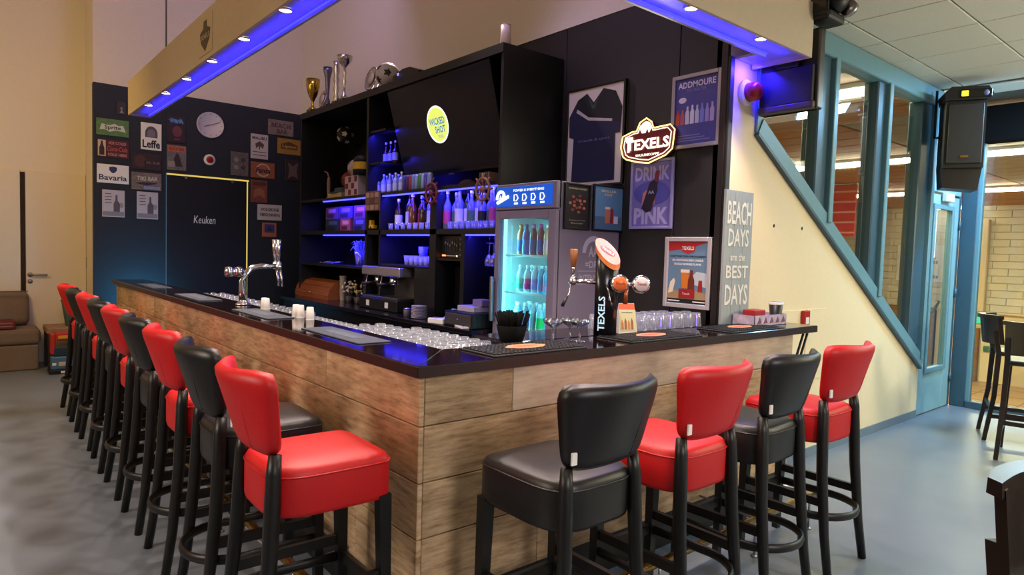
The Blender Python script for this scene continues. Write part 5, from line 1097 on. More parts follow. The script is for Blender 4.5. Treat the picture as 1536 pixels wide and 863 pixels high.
r_, wd, h, y = board('tin_sign', 'orange Fanta sign with a round white emblem', 'sign', FW, (376, 242, 411.5, 269), P('orange', (146, 84, 54), 0.5, 0.15), group=G)
poly(r_, 'disc', P('discw', (196, 176, 170)), [(wd*(0.5+0.30*math.cos(2*PI*q/24)), h*(0.5+0.42*math.sin(2*PI*q/24))) for q in range(24)], y); poly(r_, 'disc_inner', P('orange2', (170, 96, 64)), [(wd*(0.5+0.25*math.cos(2*PI*q/24)), h*(0.5+0.35*math.sin(2*PI*q/24))) for q in range(24)], y-0.001); txt(r_, 'Fanta', P('navyblack', (28, 24, 44)), wd*0.5, h*0.48, h*0.34, y-0.002, wd*0.62, 0.03, 0.15)
r_, wd, h, y = board('tin_sign', 'rusty orange upright sign below the Fanta sign', 'sign', FW, (376, 269.5, 400.5, 305), P('rust', (120, 66, 50), 0.6, 0.3), group=G)
rect(r_, 'header', P('rust2', (88, 46, 40)), wd*0.1, wd*0.9, h*0.76, h*0.92, y); poly(r_, 'picture', P('rust3', (150, 96, 74)), [(wd*0.15, h*0.2), (wd*0.2, h*0.55), (wd*0.5, h*0.68), (wd*0.8, h*0.55), (wd*0.85, h*0.2), (wd*0.5, h*0.34)], y)
r_, wd, h, y = board('tin_sign', 'dark mask-shaped relief sign beside the cabinet edge', 'sign', FW, (428, 239, 449.5, 273), P('darkmask', (52, 40, 40), 0.5, 0.4), group=G)
poly(r_, 'mask', P('maskgrey', (104, 88, 82)), [(wd*0.15, h*0.1), (wd*0.25, h*0.5), (wd*0.15, h*0.85), (wd*0.5, h*0.7), (wd*0.85, h*0.9), (wd*0.75, h*0.5), (wd*0.85, h*0.12), (wd*0.5, h*0.25)], y)
r_, wd, h, y = board('tin_sign', 'white sign reading VOLLEDIGE VERGUNNING above the beer tap', 'sign', FW, (386, 306, 422, 331.5), P('white2', (196, 186, 188)), group=G)
txt(r_, 'VOLLEDIGE', P('navyblack', (28, 24, 44)), wd*0.5, h*0.68, h*0.2, y, wd*0.76, 0.03); txt(r_, 'VERGUNNING', P('navyblack', (28, 24, 44)), wd*0.5, h*0.34, h*0.2, y, wd*0.84, 0.03)
r_, wd, h, y = board('tin_sign', 'small orange-framed sign with a blue picture above the tap handles', 'sign', FW, (393, 334, 414, 356), P('orange3', (176, 100, 70)), group=G)
rect(r_, 'picture', P('bluepic', (50, 60, 130)), wd*0.15, wd*0.85, h*0.3, h*0.9, y); poly(r_, 'swirl', P('dk', (50, 40, 42)), [(wd*0.3, h*0.4), (wd*0.5, h*0.8), (wd*0.7, h*0.45)], y-0.001)
r_, wd, h, y = board('wall_plaque', 'small dim grey plaque half hidden behind the soffit end', 'plaque', FW, (175, 152, 189, 173), P('dimplaque', (50, 44, 46)), group=None)
poly(r_, 'bell_mark', P('palegrey', (140, 134, 140)), [(wd*0.3, h*0.1), (wd*0.45, h*0.35), (wd*0.35, h*0.55), (wd*0.65, h*0.55), (wd*0.55, h*0.35), (wd*0.75, h*0.1)], y)

# kitchen door: black leaf, light leaking round it
k0 = ony(248.5, 259.5, YF); k1 = ony(373, 268.6, YF)
kd = empty('door_2', (0, 0, 0)); kd['kind'] = 'structure'
gw_ = 0.034
MB().rbox(k0[0]+0.012, k1[0]-gw_, YF-0.032, YF-0.006, 0.02, k0[2]-0.022, 0.003, 1).build('leaf', mat('kitchen_door', (14, 16, 24), 0.5), kd)
MB().box(k0[0]+0.012, k1[0], YF-0.012, YF-0.002, k0[2]-0.020, k0[2]).box(k1[0]-gw_+0.002, k1[0]-0.012, YF-0.012, YF-0.002, 0.02, k0[2]-0.02).build('lit_gap', emat('kitchen_light', (226, 196, 96), 0.75), kd)
MB().box(k0[0]+0.003, k0[0]+0.008, YF-0.010, YF-0.002, 0.02, k0[2]).build('lit_gap', emat('kitchen_light_cool', (110, 150, 180), 0.3), kd)
kx, kz = ony(306, 330, YF)[[0, 2]]
b = MB(); text_mb(b, 'Keuken', 0, 0, 0.10, 0, 0.27, 0.0, M=Matrix.Translation((kx, YF-0.033, kz)), shear=0.15); b.build('lettering', m_inkw, kd)
for u in (278, 348):
    p = ony(u, 265, YF); MB().rbox(p[0]-0.015, p[0]+0.015, YF-0.045, YF-0.03, k0[2]-0.06, k0[2]-0.02, 0.003, 1).build('roller_hanger', m_steel, kd)
lamp('teal_wall_fill', 'AREA', (k0[0]-0.25, YF-0.55, 0.7), 13.0, (60, 150, 190), (k0[0]-0.25, YF, 1.2), 0.3)  # added teal light on the lower far wall, not from the gap

# ------------------------------------------------------------------ poster wall (plane x = XB)
PW = ('x', XB)
r_, wd, h, y = board('jersey_frame', 'framed navy sports shirt hanging above the fridge', 'frame', PW, (855, 138, 937, 277), P('mountwhite', (212, 204, 200), 0.6), 0.02, True, 0.018, mframe=m_blkplastic)
poly(r_, 'shirt_body', P('shirtblue', (26, 28, 64), 0.8), [(wd*0.12, h*0.05), (wd*0.14, h*0.5), (wd*0.06, h*0.52), (wd*0.05, h*0.72), (wd*0.2, h*0.88), (wd*0.36, h*0.93), (wd*0.48, h*0.83), (wd*0.64, h*0.95), (wd*0.84, h*0.9), (wd*0.95, h*0.74), (wd*0.93, h*0.5), (wd*0.85, h*0.5), (wd*0.86, h*0.05)], y-0.004)
poly(r_, 'shirt_yoke', P('shirtblack', (20, 22, 28), 0.8), [(wd*0.18, h*0.76), (wd*0.2, h*0.88), (wd*0.36, h*0.93), (wd*0.48, h*0.83), (wd*0.64, h*0.95), (wd*0.84, h*0.9), (wd*0.95, h*0.74), (wd*0.92, h*0.6), (wd*0.5, h*0.66), (wd*0.3, h*0.70)], y-0.005)
poly(r_, 'shirt_stripe', P('stripe', (190, 184, 190)), [(wd*0.18, h*0.76), (wd*0.2, h*0.79), (wd*0.4, h*0.69), (wd*0.8, h*0.64), (wd*0.8, h*0.615), (wd*0.4, h*0.66)], y-0.006)
poly(r_, 'shirt_collar', P('collar', (52, 74, 74)), [(wd*0.38, h*0.9), (wd*0.48, h*0.8), (wd*0.6, h*0.91), (wd*0.53, h*0.82), (wd*0.51, h*0.77), (wd*0.46, h*0.77)], y-0.0062)
txt(r_, 'Oranda & sport', P('shirttext', (120, 120, 170)), wd*0.5, h*0.46, h*0.035, y-0.007, wd*0.55)
r_, wd, h, y = board('drinks_poster', 'silver-framed violet poster headed ADDMOURE with a row of bottles', 'poster', PW, (1012, 117.6, 1081, 217.5), P('violet', (66, 66, 150)), 0.012, True, 0.026, mframe=mat('snap_frame', (176, 172, 186), 0.35, 0.6))
txt(r_, 'ADDMOURE', P('lilacw', (214, 208, 236)), wd*0.5, h*0.86, h*0.085, y, wd*0.76, 0.02); txt(r_, 'TO WATER', P('lilac2', (130, 126, 196)), wd*0.5, h*0.78, h*0.045, y, wd*0.4)
poly(r_, 'badge', P('lilacw', (214, 208, 236)), [(wd*(0.22+0.08*math.cos(2*PI*q/16)), h*(0.66+0.04*math.sin(2*PI*q/16))) for q in range(16)], y)
for k in range(8):
    cx = wd*(0.13+0.1*k); hh = h*(0.2 if k < 2 else 0.24+0.01*(k % 2)); z0 = h*0.33
    poly(r_, 'bottle_picture', P('bp%d' % k, [(190, 70, 60), (180, 80, 90), (196, 200, 230), (210, 214, 240), (190, 194, 230), (120, 130, 220), (150, 140, 220), (180, 160, 220)][k]), [(cx-wd*0.04, z0), (cx-wd*0.04, z0+hh*0.65), (cx-wd*0.018, z0+hh*0.8), (cx-wd*0.018, z0+hh), (cx+wd*0.018, z0+hh), (cx+wd*0.018, z0+hh*0.8), (cx+wd*0.04, z0+hh*0.65), (cx+wd*0.04, z0)], y)
for k in range(3): rect(r_, 'text_line', P('lilac2', (130, 126, 196)), wd*0.14, wd*(0.8-0.1*k), h*(0.10+0.035*k), h*(0.112+0.035*k), y)
r_, wd, h, y = board('pink_drink_poster', 'lilac DRINK PINK poster with a hand holding a bottle', 'poster', PW, (950, 243, 1010, 343.5), P('lilacbg', (118, 110, 186)), 0.012, True, 0.02, mframe=P('lilacframe', (150, 144, 200)))
ml = P('lilacl', (178, 168, 222))
txt(r_, 'DRINK', ml, wd*0.5, h*0.8, h*0.2, y, wd*0.8, 0.03); txt(r_, 'PINK', ml, wd*0.5, h*0.19, h*0.24, y, wd*0.8, 0.04)
poly(r_, 'oval', P('ovalblue', (84, 80, 170)), [(wd*(0.5+0.42*math.cos(2*PI*q/28)), h*(0.52+0.17*math.sin(2*PI*q/28))) for q in range(28)], y-0.001)
poly(r_, 'hand', P('handskin', (190, 130, 120)), [(wd*0.28, h*0.36), (wd*0.30, h*0.52), (wd*0.42, h*0.58), (wd*0.6, h*0.5), (wd*0.58, h*0.36), (wd*0.4, h*0.3)], y-0.002)
poly(r_, 'bottle', P('bottledark', (36, 24, 48)), [(wd*0.28, h*0.30), (wd*0.45, h*0.66), (wd*0.56, h*0.72), (wd*0.62, h*0.68), (wd*0.64, h*0.56), (wd*0.50, h*0.26), (wd*0.38, h*0.24)], y-0.003)
poly(r_, 'bottle_neck', P('neckred', (130, 50, 70)), [(wd*0.55, h*0.70), (wd*0.60, h*0.84), (wd*0.68, h*0.83), (wd*0.64, h*0.66)], y-0.004)
txt(r_, 'AA', ml, wd*0.5, h*0.53, h*0.05, y-0.005, wd*0.14, 0.02)
r_, wd, h, y = board('beer_poster', 'silver-framed TEXELS poster with beer glass on the dunes', 'poster', PW, (1001, 356, 1066, 466), P('duneblue', (104, 134, 164)), 0.012, True, 0.03, mframe=mat('snap_frame2', (206, 200, 206), 0.35, 0.4))
w2 = wd
poly(r_, 'red_header', P('texred', (186, 30, 36)), [(w2*0.07, h*0.93), (w2*0.07, h*0.8), (w2*0.55, h*0.85), (w2*0.93, h*0.93)], y)
poly(r_, 'red_badge', P('texred', (186, 30, 36)), [(w2*0.34, h*0.9), (w2*0.38, h*0.8), (w2*0.5, h*0.77), (w2*0.64, h*0.8), (w2*0.67, h*0.9)], y-0.001); txt(r_, 'TEXELS', m_inkw, w2*0.5, h*0.845, h*0.05, y-0.002, w2*0.26, 0.03)
txt(r_, 'KOOP TWEE TEXELS SPECIAALBIEREN', P('inknavy', (24, 30, 50)), w2*0.5, h*0.73, h*0.026, y, w2*0.76, 0.03); txt(r_, 'EN ONTVANG EEN UNIEKE', m_inkw, w2*0.5, h*0.675, h*0.03, y, w2*0.66, 0.03); txt(r_, 'TEXELS BORRELPLANK', m_inkw, w2*0.5, h*0.62, h*0.03, y, w2*0.6, 0.03)
poly(r_, 'cloud', P('cloud', (190, 200, 208)), [(w2*0.6, h*0.45), (w2*0.7, h*0.52), (w2*0.9, h*0.5), (w2*0.93, h*0.3), (w2*0.6, h*0.34)], y)
poly(r_, 'dune', P('dune', (168, 140, 104)), [(w2*0.07, h*0.13), (w2*0.07, h*0.27), (w2*0.3, h*0.24), (w2*0.6, h*0.27), (w2*0.93, h*0.22), (w2*0.93, h*0.13)], y-0.001)
rect(r_, 'black_strip', m_ink, w2*0.07, w2*0.93, h*0.07, h*0.13, y); rect(r_, 'strip_text', m_inkw, w2*0.1, w2*0.36, h*0.09, h*0.105, y-0.001); rect(r_, 'strip_text', m_inkw, w2*0.64, w2*0.9, h*0.09, h*0.105, y-0.001)
poly(r_, 'beer_glass', P('beergold', (216, 120, 40)), [(w2*0.4, h*0.28), (w2*0.37, h*0.5), (w2*0.55, h*0.5), (w2*0.52, h*0.28)], y-0.002); rect(r_, 'beer_foam', P('foam', (236, 220, 200)), w2*0.365, w2*0.555, h*0.5, h*0.545, y-0.002)
poly(r_, 'beer_bottle', P('bottleamb', (110, 40, 24)), [(w2*0.53, h*0.25), (w2*0.53, h*0.4), (w2*0.57, h*0.46), (w2*0.575, h*0.54), (w2*0.625, h*0.54), (w2*0.63, h*0.46), (w2*0.665, h*0.4), (w2*0.665, h*0.25)], y-0.003)
rect(r_, 'crate', P('cratered', (160, 28, 34)), w2*0.34, w2*0.68, h*0.14, h*0.27, y-0.004); txt(r_, 'Texels', m_inkw, w2*0.5, h*0.205, h*0.03, y-0.005, w2*0.16)
poly(r_, 'lighthouse', P('cratered', (160, 28, 34)), [(w2*0.74, h*0.24), (w2*0.755, h*0.4), (w2*0.825, h*0.4), (w2*0.84, h*0.24)], y-0.002); poly(r_, 'seal', P('foam', (236, 220, 200)), [(w2*0.1, h*0.2), (w2*0.14, h*0.36), (w2*0.22, h*0.42), (w2*0.25, h*0.38), (w2*0.2, h*0.22)], y-0.002)
# neon Texels sign
n0 = onx(933, 211, XB-0.05); n1 = onx(1012, 232, XB-0.05)
wd = float(n0[1]-n1[1]); ztop = float(onx(968, 178, XB-0.05)[2]); zbot = float(onx(955, 247, XB-0.05)[2]); h = ztop-zbot
ns = empty('neon_sign', (XB-0.004, n0[1], zbot), -PI/2, 'glowing white TEXELS neon shield sign between the posters', 'neon sign')
sh = [(0.0, 0.42), (0.03, 0.66), (0.22, 0.74), (0.30, 0.74), (0.36, 0.92), (0.48, 1.0), (0.58, 0.9), (0.62, 0.76), (0.92, 0.78), (1.0, 0.66), (0.97, 0.26), (0.86, 0.14), (0.55, 0.0), (0.36, 0.04), (0.12, 0.13), (0.05, 0.2)]
MB().prism([(a*wd, c*h) for a, c in sh], -0.05, -0.02).build('backing', mat('neon_back', (112, 26, 38), 0.4), ns)
m_neon = emat('neon_white', (255, 244, 214), 1.6)
MB().tube([(a*wd, -0.056, c*h) for a, c in sh], 0.005, 6, closed=True, up=(0, 1, 0)).build('outline_tube', emat('neon_yellow', (255, 224, 130), 2.0), ns)
MB().tube([((0.5+(a-0.5)*0.88)*wd, -0.056, (0.45+(c-0.45)*0.84)*h) for a, c in sh], 0.0035, 6, closed=True, up=(0, 1, 0)).build('inner_tube', m_neon, ns)
b = MB(); text_mb(b, 'TEXELS', wd*0.51, h*0.43, h*0.24, -0.058, wd*0.8, 0.03); text_mb(b, 'T', wd*0.16, h*0.45, h*0.34, -0.059, wd*0.16, 0.04); b.build('letters', m_neon, ns)
b = MB(); text_mb(b, 'SKUUMKOPPE', wd*0.52, h*0.19, h*0.055, -0.058, wd*0.44, 0.02); b.build('small_letters', m_neon, ns)
b = MB(); b.prism([(wd*0.4, h*0.68), (wd*0.36, h*0.8), (wd*0.42, h*0.9), (wd*0.48, h*0.93), (wd*0.54, h*0.9), (wd*0.57, h*0.78), (wd*0.53, h*0.68), (wd*0.5, h*0.8), (wd*0.46, h*0.68)], -0.058, -0.05); b.build('crest', m_neon, ns)
MB().box(wd*0.3, wd*0.7, -0.02, 0.0, h*0.4, h*0.6).build('bracket', m_blkmetal, ns)
lamp('neon_glow_lamp', 'AREA', (XB-0.12, float((n0[1]+n1[1])/2), (ztop+zbot)/2), 1.6, (255, 240, 214), (XB-1, float((n0[1]+n1[1])/2), (ztop+zbot)/2), wd, h*0.8)
# two small framed posters on the fridge side
FS = ('y', FY0)
r_, wd, h, y = board('menu_poster', 'black-framed dark snack poster on the fridge side', 'poster', FS, (846, 273, 882.5, 346), P('menublack', (30, 26, 32)), 0.01, True, 0.014, mframe=m_blkplastic, gap=0.001)
txt(r_, 'BORRELHAPJES', P('cream', (206, 190, 160)), wd*0.5, h*0.88, h*0.045, y, wd*0.7, 0.02)
for k in range(14): 
    a = 2*PI*k/7+0.4*(k//7); rr_ = (0.15 if k < 7 else 0.3); cx, cz = wd*(0.5+rr_*math.cos(a)*0.95), h*(0.56+rr_*math.sin(a)*0.6)
    poly(r_, 'snack', P('snack%d' % (k % 3), [(170, 84, 60), (196, 110, 80), (140, 70, 52)][k % 3]), [(cx+wd*0.06*math.cos(2*PI*q/7+k), cz+h*0.032*math.sin(2*PI*q/7+k)) for q in range(7)], y-0.0005*(k % 3))
txt(r_, 'Sportieve borrel?', P('cream', (206, 190, 160)), wd*0.5, h*0.2, h*0.03, y, wd*0.6); txt(r_, 'Bestel hier!', P('cream', (206, 190, 160)), wd*0.5, h*0.14, h*0.03, y, wd*0.45)
r_, wd, h, y = board('menu_poster', 'black-framed blue SKILLER HUT poster with a beer glass on the fridge side', 'poster', FS, (889, 275.5, 932, 349), P('skyposter', (96, 140, 190)), 0.01, True, 0.014, mframe=m_blkplastic, gap=0.001)
txt(r_, 'SKILLER', P('creamy', (226, 214, 170)), wd*0.5, h*0.87, h*0.05, y, wd*0.5, 0.02); txt(r_, 'HUT', P('creamy', (226, 214, 170)), wd*0.5, h*0.79, h*0.05, y, wd*0.25, 0.02)
rect(r_, 'sea_picture', P('seablue', (80, 110, 150)), wd*0.07, wd*0.93, h*0.05, h*0.32, y); poly(r_, 'glass_picture', P('beergold2', (200, 120, 90)), [(wd*0.4, h*0.18), (wd*0.38, h*0.48), (wd*0.56, h*0.48), (wd*0.54, h*0.18)], y-0.001); rect(r_, 'foam_picture', P('foam', (236, 220, 200)), wd*0.39, wd*0.55, h*0.48, h*0.53, y-0.001); rect(r_, 'bottle_picture', P('cratered', (160, 28, 34)), wd*0.57, wd*0.66, h*0.18, h*0.5, y-0.001); rect(r_, 'label_picture', P('lilacw', (214, 208, 236)), wd*0.68, wd*0.82, h*0.18, h*0.34, y-0.001)
# beach sign: planks leaning on the stair wall
s0 = ony(1090, 284, YS-0.04); s1 = ony(1131, 289, YS-0.04); sb_ = ony(1085, 458, YS-0.04)
wd = float(s1[0]-s0[0]); h = float(s0[2]-1.10)
bs = empty('beach_sign', (float(s0[0])-0.012, YS-0.03, 1.122), 0, 'grey-blue plank sign reading BEACH DAYS are the BEST DAYS', 'sign')
m_sg = mat('sign_plank', (148, 158, 160), 0.7, var=0.1, scale=12, stretch=(6, 1, 0.5))
h = float(s0[2]-1.122)
for k in range(3): MB().rbox(wd*k/3+0.001, wd*(k+1)/3-0.001, -0.018, 0.0, 0, h, 0.002, 1).build('plank', m_sg, bs)
MB().box(0.02, wd-0.02, 0.0, 0.012, h*0.2, h*0.25).box(0.02, wd-0.02, 0.0, 0.012, h*0.75, h*0.8).build('batten', m_sg, bs)
for (t, v, hh, ww) in (('BEACH', 320, 0.15, 0.86), ('DAYS', 357, 0.115, 0.74), ('are the', 386, 0.05, 0.55), ('BEST', 408, 0.085, 0.8), ('DAYS', 442, 0.135, 0.82)):
    zz = float(ony(1108, v, YS-0.045)[2])-1.122; txt(bs, t, P('signcream', (222, 222, 212)), wd*0.5, zz, hh, -0.020, wd*ww, 0.015)

# ------------------------------------------------------------------ things on the counter
m_matg = mat('rubber_grey', (52, 60, 72), 0.6, var=0.15, scale=60, bump=0.2)
m_matb = mat('rubber_black', (26, 26, 28), 0.55)
lm = ['farthest grey bar mat on the long counter', 'third grey bar mat from the corner on the long counter', 'grey bar mat in front of the chrome tap', 'nearest grey bar mat on the long counter']
for k, (y0, y1) in enumerate(((6.72, 7.45), (5.2, 5.93), (3.8, 4.44), (2.66, 3.30))):
    r_ = empty('bar_mat', (1.35, y0, TOP), 0, lm[k], 'mat', 'bar mats on the long side')
    MB().rbox(0, 0.165, 0, y1-y0, 0, 0.006, 0.002, 1).build('rubber', m_matg, r_)
    MB().box(0.05, 0.11, 0.15, y1-y0-0.15, 0.006, 0.0072).build('print', mat('mat_print', (74, 84, 98), 0.7, var=0.3, scale=50), r_)
for k, (x0, x1, lb) in enumerate(((1.66, 2.20, 'black ribbed bar mat with orange badge nearest the corner'), (2.52, 3.11, 'black ribbed bar mat with orange badge in front of the beer tower'), (3.40, 3.96, 'black ribbed bar mat with orange badge at the right end'))):
    r_ = empty('bar_mat', (x0, 2.075, TOP), 0, lb, 'mat', 'bar mats on the short side')
    MB().rbox(0, x1-x0, 0, 0.24, 0, 0.007, 0.002, 1).build('rubber', m_matb, r_)
    b = MB()
    for q in range(int((x1-x0)/0.022)):
        for s in range(9): b.box(0.008+0.022*q, 0.022+0.022*q, 0.008+0.026*s, 0.026+0.026*s, 0.007, 0.013)
    tag(b.build('rubber_studs', m_matb, r_), kind='stuff')
    cx, cy = (x1-x0)*0.5, 0.12
    MB().add([(cx+0.11*math.cos(2*PI*q/24)*(1+0.08*math.cos(6*PI*q/12)), cy+0.055*math.sin(2*PI*q/24), 0.0145) for q in range(24)], [tuple(range(24))]).build('badge', mat('badge_orange', (226, 130, 90), 0.6), r_)
    b = MB(); text_mb(b, 'TEXELS', 0, 0, 0.03, 0, 0.12, 0.02, M=Matrix.Translation((cx, cy, 0.0155)) @ Matrix.Rotation(-PI/2, 4, 'X')); b.build('lettering', mat('badge_red', (176, 60, 40), 0.6), r_)
# upturned glasses behind the long counter
zg = 0.986
tum = glass_proto('upturned_tumbler', 0.135, 0.031, 0.040, True)
rn_ = 0
for j in range(4):
    for i in range(11):
        y = 2.46+0.088*i+0.02*(j % 2)
        if j == 3 and i > 7: continue
        put(tum, (1.655+0.088*j, y, zg), '%s tumbler from the corner in the %s row behind the long counter' % (ORD[i], ORD[j]), 'glass', 'upturned tumblers near the bar corner'); rn_ += 1
sm = glass_proto('upturned_small_glass', 0.125, 0.022, 0.028, True)
for j in range(2):
    for i in range(9): put(sm, (1.64+0.065*j, 3.46+0.066*i+0.02*(j % 2), zg), '%s small glass from the tumblers in the %s row beside the cups' % (ORD[i], ORD[j]), 'glass', 'small upturned glasses beside the cups')
for j in range(3):
    for i in range(16): put(sm, (1.65+0.07*j, 4.20+0.13*i+0.03*(j % 2), zg+0.0), '%s small glass from the near end in the %s row by the tap' % (ORD[i], ORD[j]), 'glass', 'small upturned glasses around the tap')
for j in range(3):
    for i in range(9):
        if (i, j) in ((0, 0), (8, 2)): continue
        put(tum, (2.86+0.092*i+0.03*(j % 2), 2.46+0.092*j, 1.116), '%s tumbler from the left in the %s row behind the table card' % (ORD[i], ORD[j]), 'glass', 'upturned tumblers behind the beer tower', sc=(1, 1, 0.62))
# white cups standing on the counter edge
wc = empty('white_cup')
mc = mat('cup_porcelain', (232, 226, 222), 0.35)
MB().lathe([(0.03, 0), (0.033, 0.004), (0.027, 0.095), (0.024, 0.1), (0, 0.1)], 18).build('wall', mc, wc)
MB().lathe([(0.033, 0), (0.0345, 0.003), (0.033, 0.006)], 18, cap=False).build('rim', mc, wc)
for k, (u, v) in enumerate(((444, 475), (459, 476), (483, 479), (402, 464), (440, 462))):
    p = onz(u, v, TOP); put(wc, (min(max(p[0], 1.40), 1.566), float(p[1]), TOP), '%s white upturned cup on the inner edge of the long counter' % ['middle', 'second nearest', 'nearest', 'farthest', 'second farthest'][k], 'cup', 'white upturned cups', sc=(0.74, 0.74, 0.74))
# chrome beer font
tp = empty('beer_tap', (1.53, 4.78, TOP), 0, 'curved chrome beer font with tall handles on the long counter', 'beer tap')
MB().lathe([(0.05, 0), (0.05, 0.01), (0.035, 0.02), (0.03, 0.03)], 20).build('base', m_chrome, tp)
MB().tube([(0, 0, 0.02), (-0.002, 0, 0.10), (0.0, 0, 0.17), (0.02, 0, 0.225), (0.06, 0, 0.262), (0.12, 0, 0.275), (0.26, 0, 0.275)], [0.028, 0.027, 0.026, 0.025, 0.023, 0.02, 0.018], 14).build('column', m_chrome, tp)
for k in range(2): MB().lathe([(0.0, -0.03), (0.032, -0.025), (0.037, 0), (0.032, 0.025), (0, 0.03)], 16, M=Matrix.Translation((-0.03-0.065*k, 0, 0.235)) @ Matrix.Rotation(PI/2, 4, 'Y')).build('medallion_knob', m_chrome, tp)
MB().tube([(0.02, 0, 0.235), (-0.1, 0, 0.235)], 0.014, 10).build('knob_arm', m_chrome, tp)
for k in range(2):
    y_ = -0.035+0.07*k
    MB().lathe([(0.022, -0.02), (0.024, 0.0), (0.018, 0.03)], 14, (0.24, y_, 0.275)).build('tap_body', m_chrome, tp)
    hdl = MB().tube([(0.24, y_, 0.30), (0.235, y_, 0.40), (0.235, y_, 0.47)], [0.012, 0.016, 0.022], 10).build('handle', m_chrome, tp)
    MB().tube([(0.25, y_, 0.26), (0.262, y_, 0.18), (0.268, y_, 0.13)], 0.009, 8).build('spout', m_chrome, tp)
# black Texels beer tower (local x runs along the tap arms)
tw = empty('beer_tower', (2.60, 2.33, TOP), math.radians(-40), 'black cylindrical beer tower with slanted orange TEXELS top', 'beer tower')
TR_ = 0.060
ring_b = [(TR_*math.cos(2*PI*k/32), TR_*math.sin(2*PI*k/32), 0.0) for k in range(32)]
def topz(x, y): return 0.42-0.62*x+0.85*y
ring_t = [(x, y, topz(x, y)) for x, y, z in ring_b]
MB().loft([ring_b, ring_t]).build('tube', mat('tower_black', (14, 14, 15), 0.22), tw)
rt0 = [(x*1.10, y*1.10, topz(x*1.10, y*1.10)+0.001) for x, y, z in ring_b]; rt1 = [(x, y, z+0.028) for x, y, z in rt0]
MB().loft([rt0, rt1], smooth=False).build('orange_top', mat('top_orange', (214, 122, 62), 0.4), tw)
nrm = Vector((0.62, -0.85, 1)).normalized()
xa = Vector((1, 0.0, -0.62)).normalized(); za = nrm.cross(xa).normalized()
if za.z < 0: za = -za
BM = Matrix(((xa.x, -nrm.x, za.x, 0), (xa.y, -nrm.y, za.y, 0), (xa.z, -nrm.z, za.z, topz(0, 0)+0.030), (0, 0, 0, 1)))
b = MB(); b.prism([(0.046*math.cos(2*PI*k/20), 0.026*math.sin(2*PI*k/20)) for k in range(20)], -0.001, 0.0, M=BM); b.build('top_badge', mat('badge_red2', (206, 60, 50), 0.5), tw)
b = MB(); text_mb(b, 'TEXELS', 0, 0, 0.02, -0.0015, 0.075, 0.02, M=BM); b.build('top_lettering', m_inkw, tw)
b = MB(); text_mb(b, 'TEXELS', 0, 0, 0.036, 0, 0.18, 0.02); vv = []
for x, y, z in b.v:
    a = -PI/2-0.5-z/TR_
    vv.append(((TR_+0.0036)*math.cos(a), (TR_+0.0036)*math.sin(a), 0.125+x))
bb_ = MB(); bb_.v = vv; bb_.f = b.f; bb_.sm = b.sm; bb_.build('side_lettering', emat('tower_letters', (205, 230, 245), 0.8), tw)
MB().tube([(-0.05, -0.01, 0.285), (-0.165, -0.01, 0.288)], 0.012, 10).build('tap_arm', m_chrome, tw)
MB().sphere((-0.178, -0.01, 0.29), 0.026, 14, 10).build('tap_ball', m_chrome, tw)
MB().tube([(-0.178, -0.01, 0.31), (-0.178, -0.01, 0.35), (-0.178, -0.01, 0.375)], [0.009, 0.011, 0.013], 10).build('handle_stem', m_chrome, tw)
MB().lathe([(0.012, 0), (0.019, 0.05), (0.022, 0.09), (0.018, 0.095), (0, 0.096)], 14, (-0.178, -0.01, 0.36)).build('wooden_handle', mat('handle_wood', (150, 92, 50), 0.4), tw)
MB().tube([(-0.185, -0.02, 0.28), (-0.20, -0.025, 0.22), (-0.215, -0.03, 0.19)], 0.006, 8).build('spout', m_chrome, tw); MB().tube([(-0.212, -0.03, 0.20), (-0.232, -0.032, 0.155)], 0.009, 8).build('nozzle', m_blkplastic, tw)
MB().tube([(0.04, -0.055, 0.28), (0.155, -0.06, 0.285)], 0.010, 8).build('tap_arm', m_chrome, tw)
for k, (dx, c) in enumerate(((0.055, (214, 110, 50)), (0.165, (206, 204, 206)))):
    MM = Matrix.Translation((dx, -0.075, 0.285)) @ Matrix.Rotation(PI/2, 4, 'X')
    mm = MB().lathe([(0.0, 0.0), (0.048, 0.004), (0.046, 0.014), (0.03, 0.02), (0, 0.022)], 22, M=MM).build('medallion', m_chrome, tw)
    MB().lathe([(0.037, 0.02), (0.035, 0.024), (0, 0.025)], 22, M=MM).build('medallion_face', mat('medal_%d' % k, c, 0.35), mm)
    bt = MB(); text_mb(bt, 'Texels', dx, 0.287, 0.016, -0.1015, 0.05, 0.02); bt.build('medallion_text', mat('badge_red', (176, 60, 40)), mm)
MB().tube([(-0.01, -0.06, 0.275), (0.0, -0.09, 0.25), (0.005, -0.095, 0.20), (0.02, -0.095, 0.17)], 0.005, 6).build('lever', m_chrome, tw); MB().tube([(0.09, -0.075, 0.27), (0.088, -0.078, 0.18)], 0.012, 8).build('spout', mat('spout_copper', (170, 100, 60), 0.3, 0.8), tw)
# straw holder
p = onz(763, 512, TOP)
r_ = empty('straw_holder', (float(p[0]), float(p[1])-0.02, TOP), 0, 'black tapered holder packed with black straws', 'straw holder')
m_straw = mat('straw_black', (4, 4, 5), 0.8, spec=0.1)
MB().lathe([(0.055, 0), (0.058, 0.01), (0.075, 0.08), (0.072, 0.08), (0.05, 0.01), (0, 0.01)], 18, cap=False).build('cup', m_straw, r_)
b = MB(); rnd = random.Random(3)
for k in range(90):
    a = rnd.uniform(0, 2*PI); q = math.sqrt(rnd.random()); l = rnd.uniform(0.125, 0.15)
    b.tube([(0.04*q*math.cos(a), 0.04*q*math.sin(a), 0.012), (0.085*q*math.cos(a), 0.085*q*math.sin(a), l)], 0.004, 5)
tag(b.build('straws', m_straw, r_), kind='stuff')
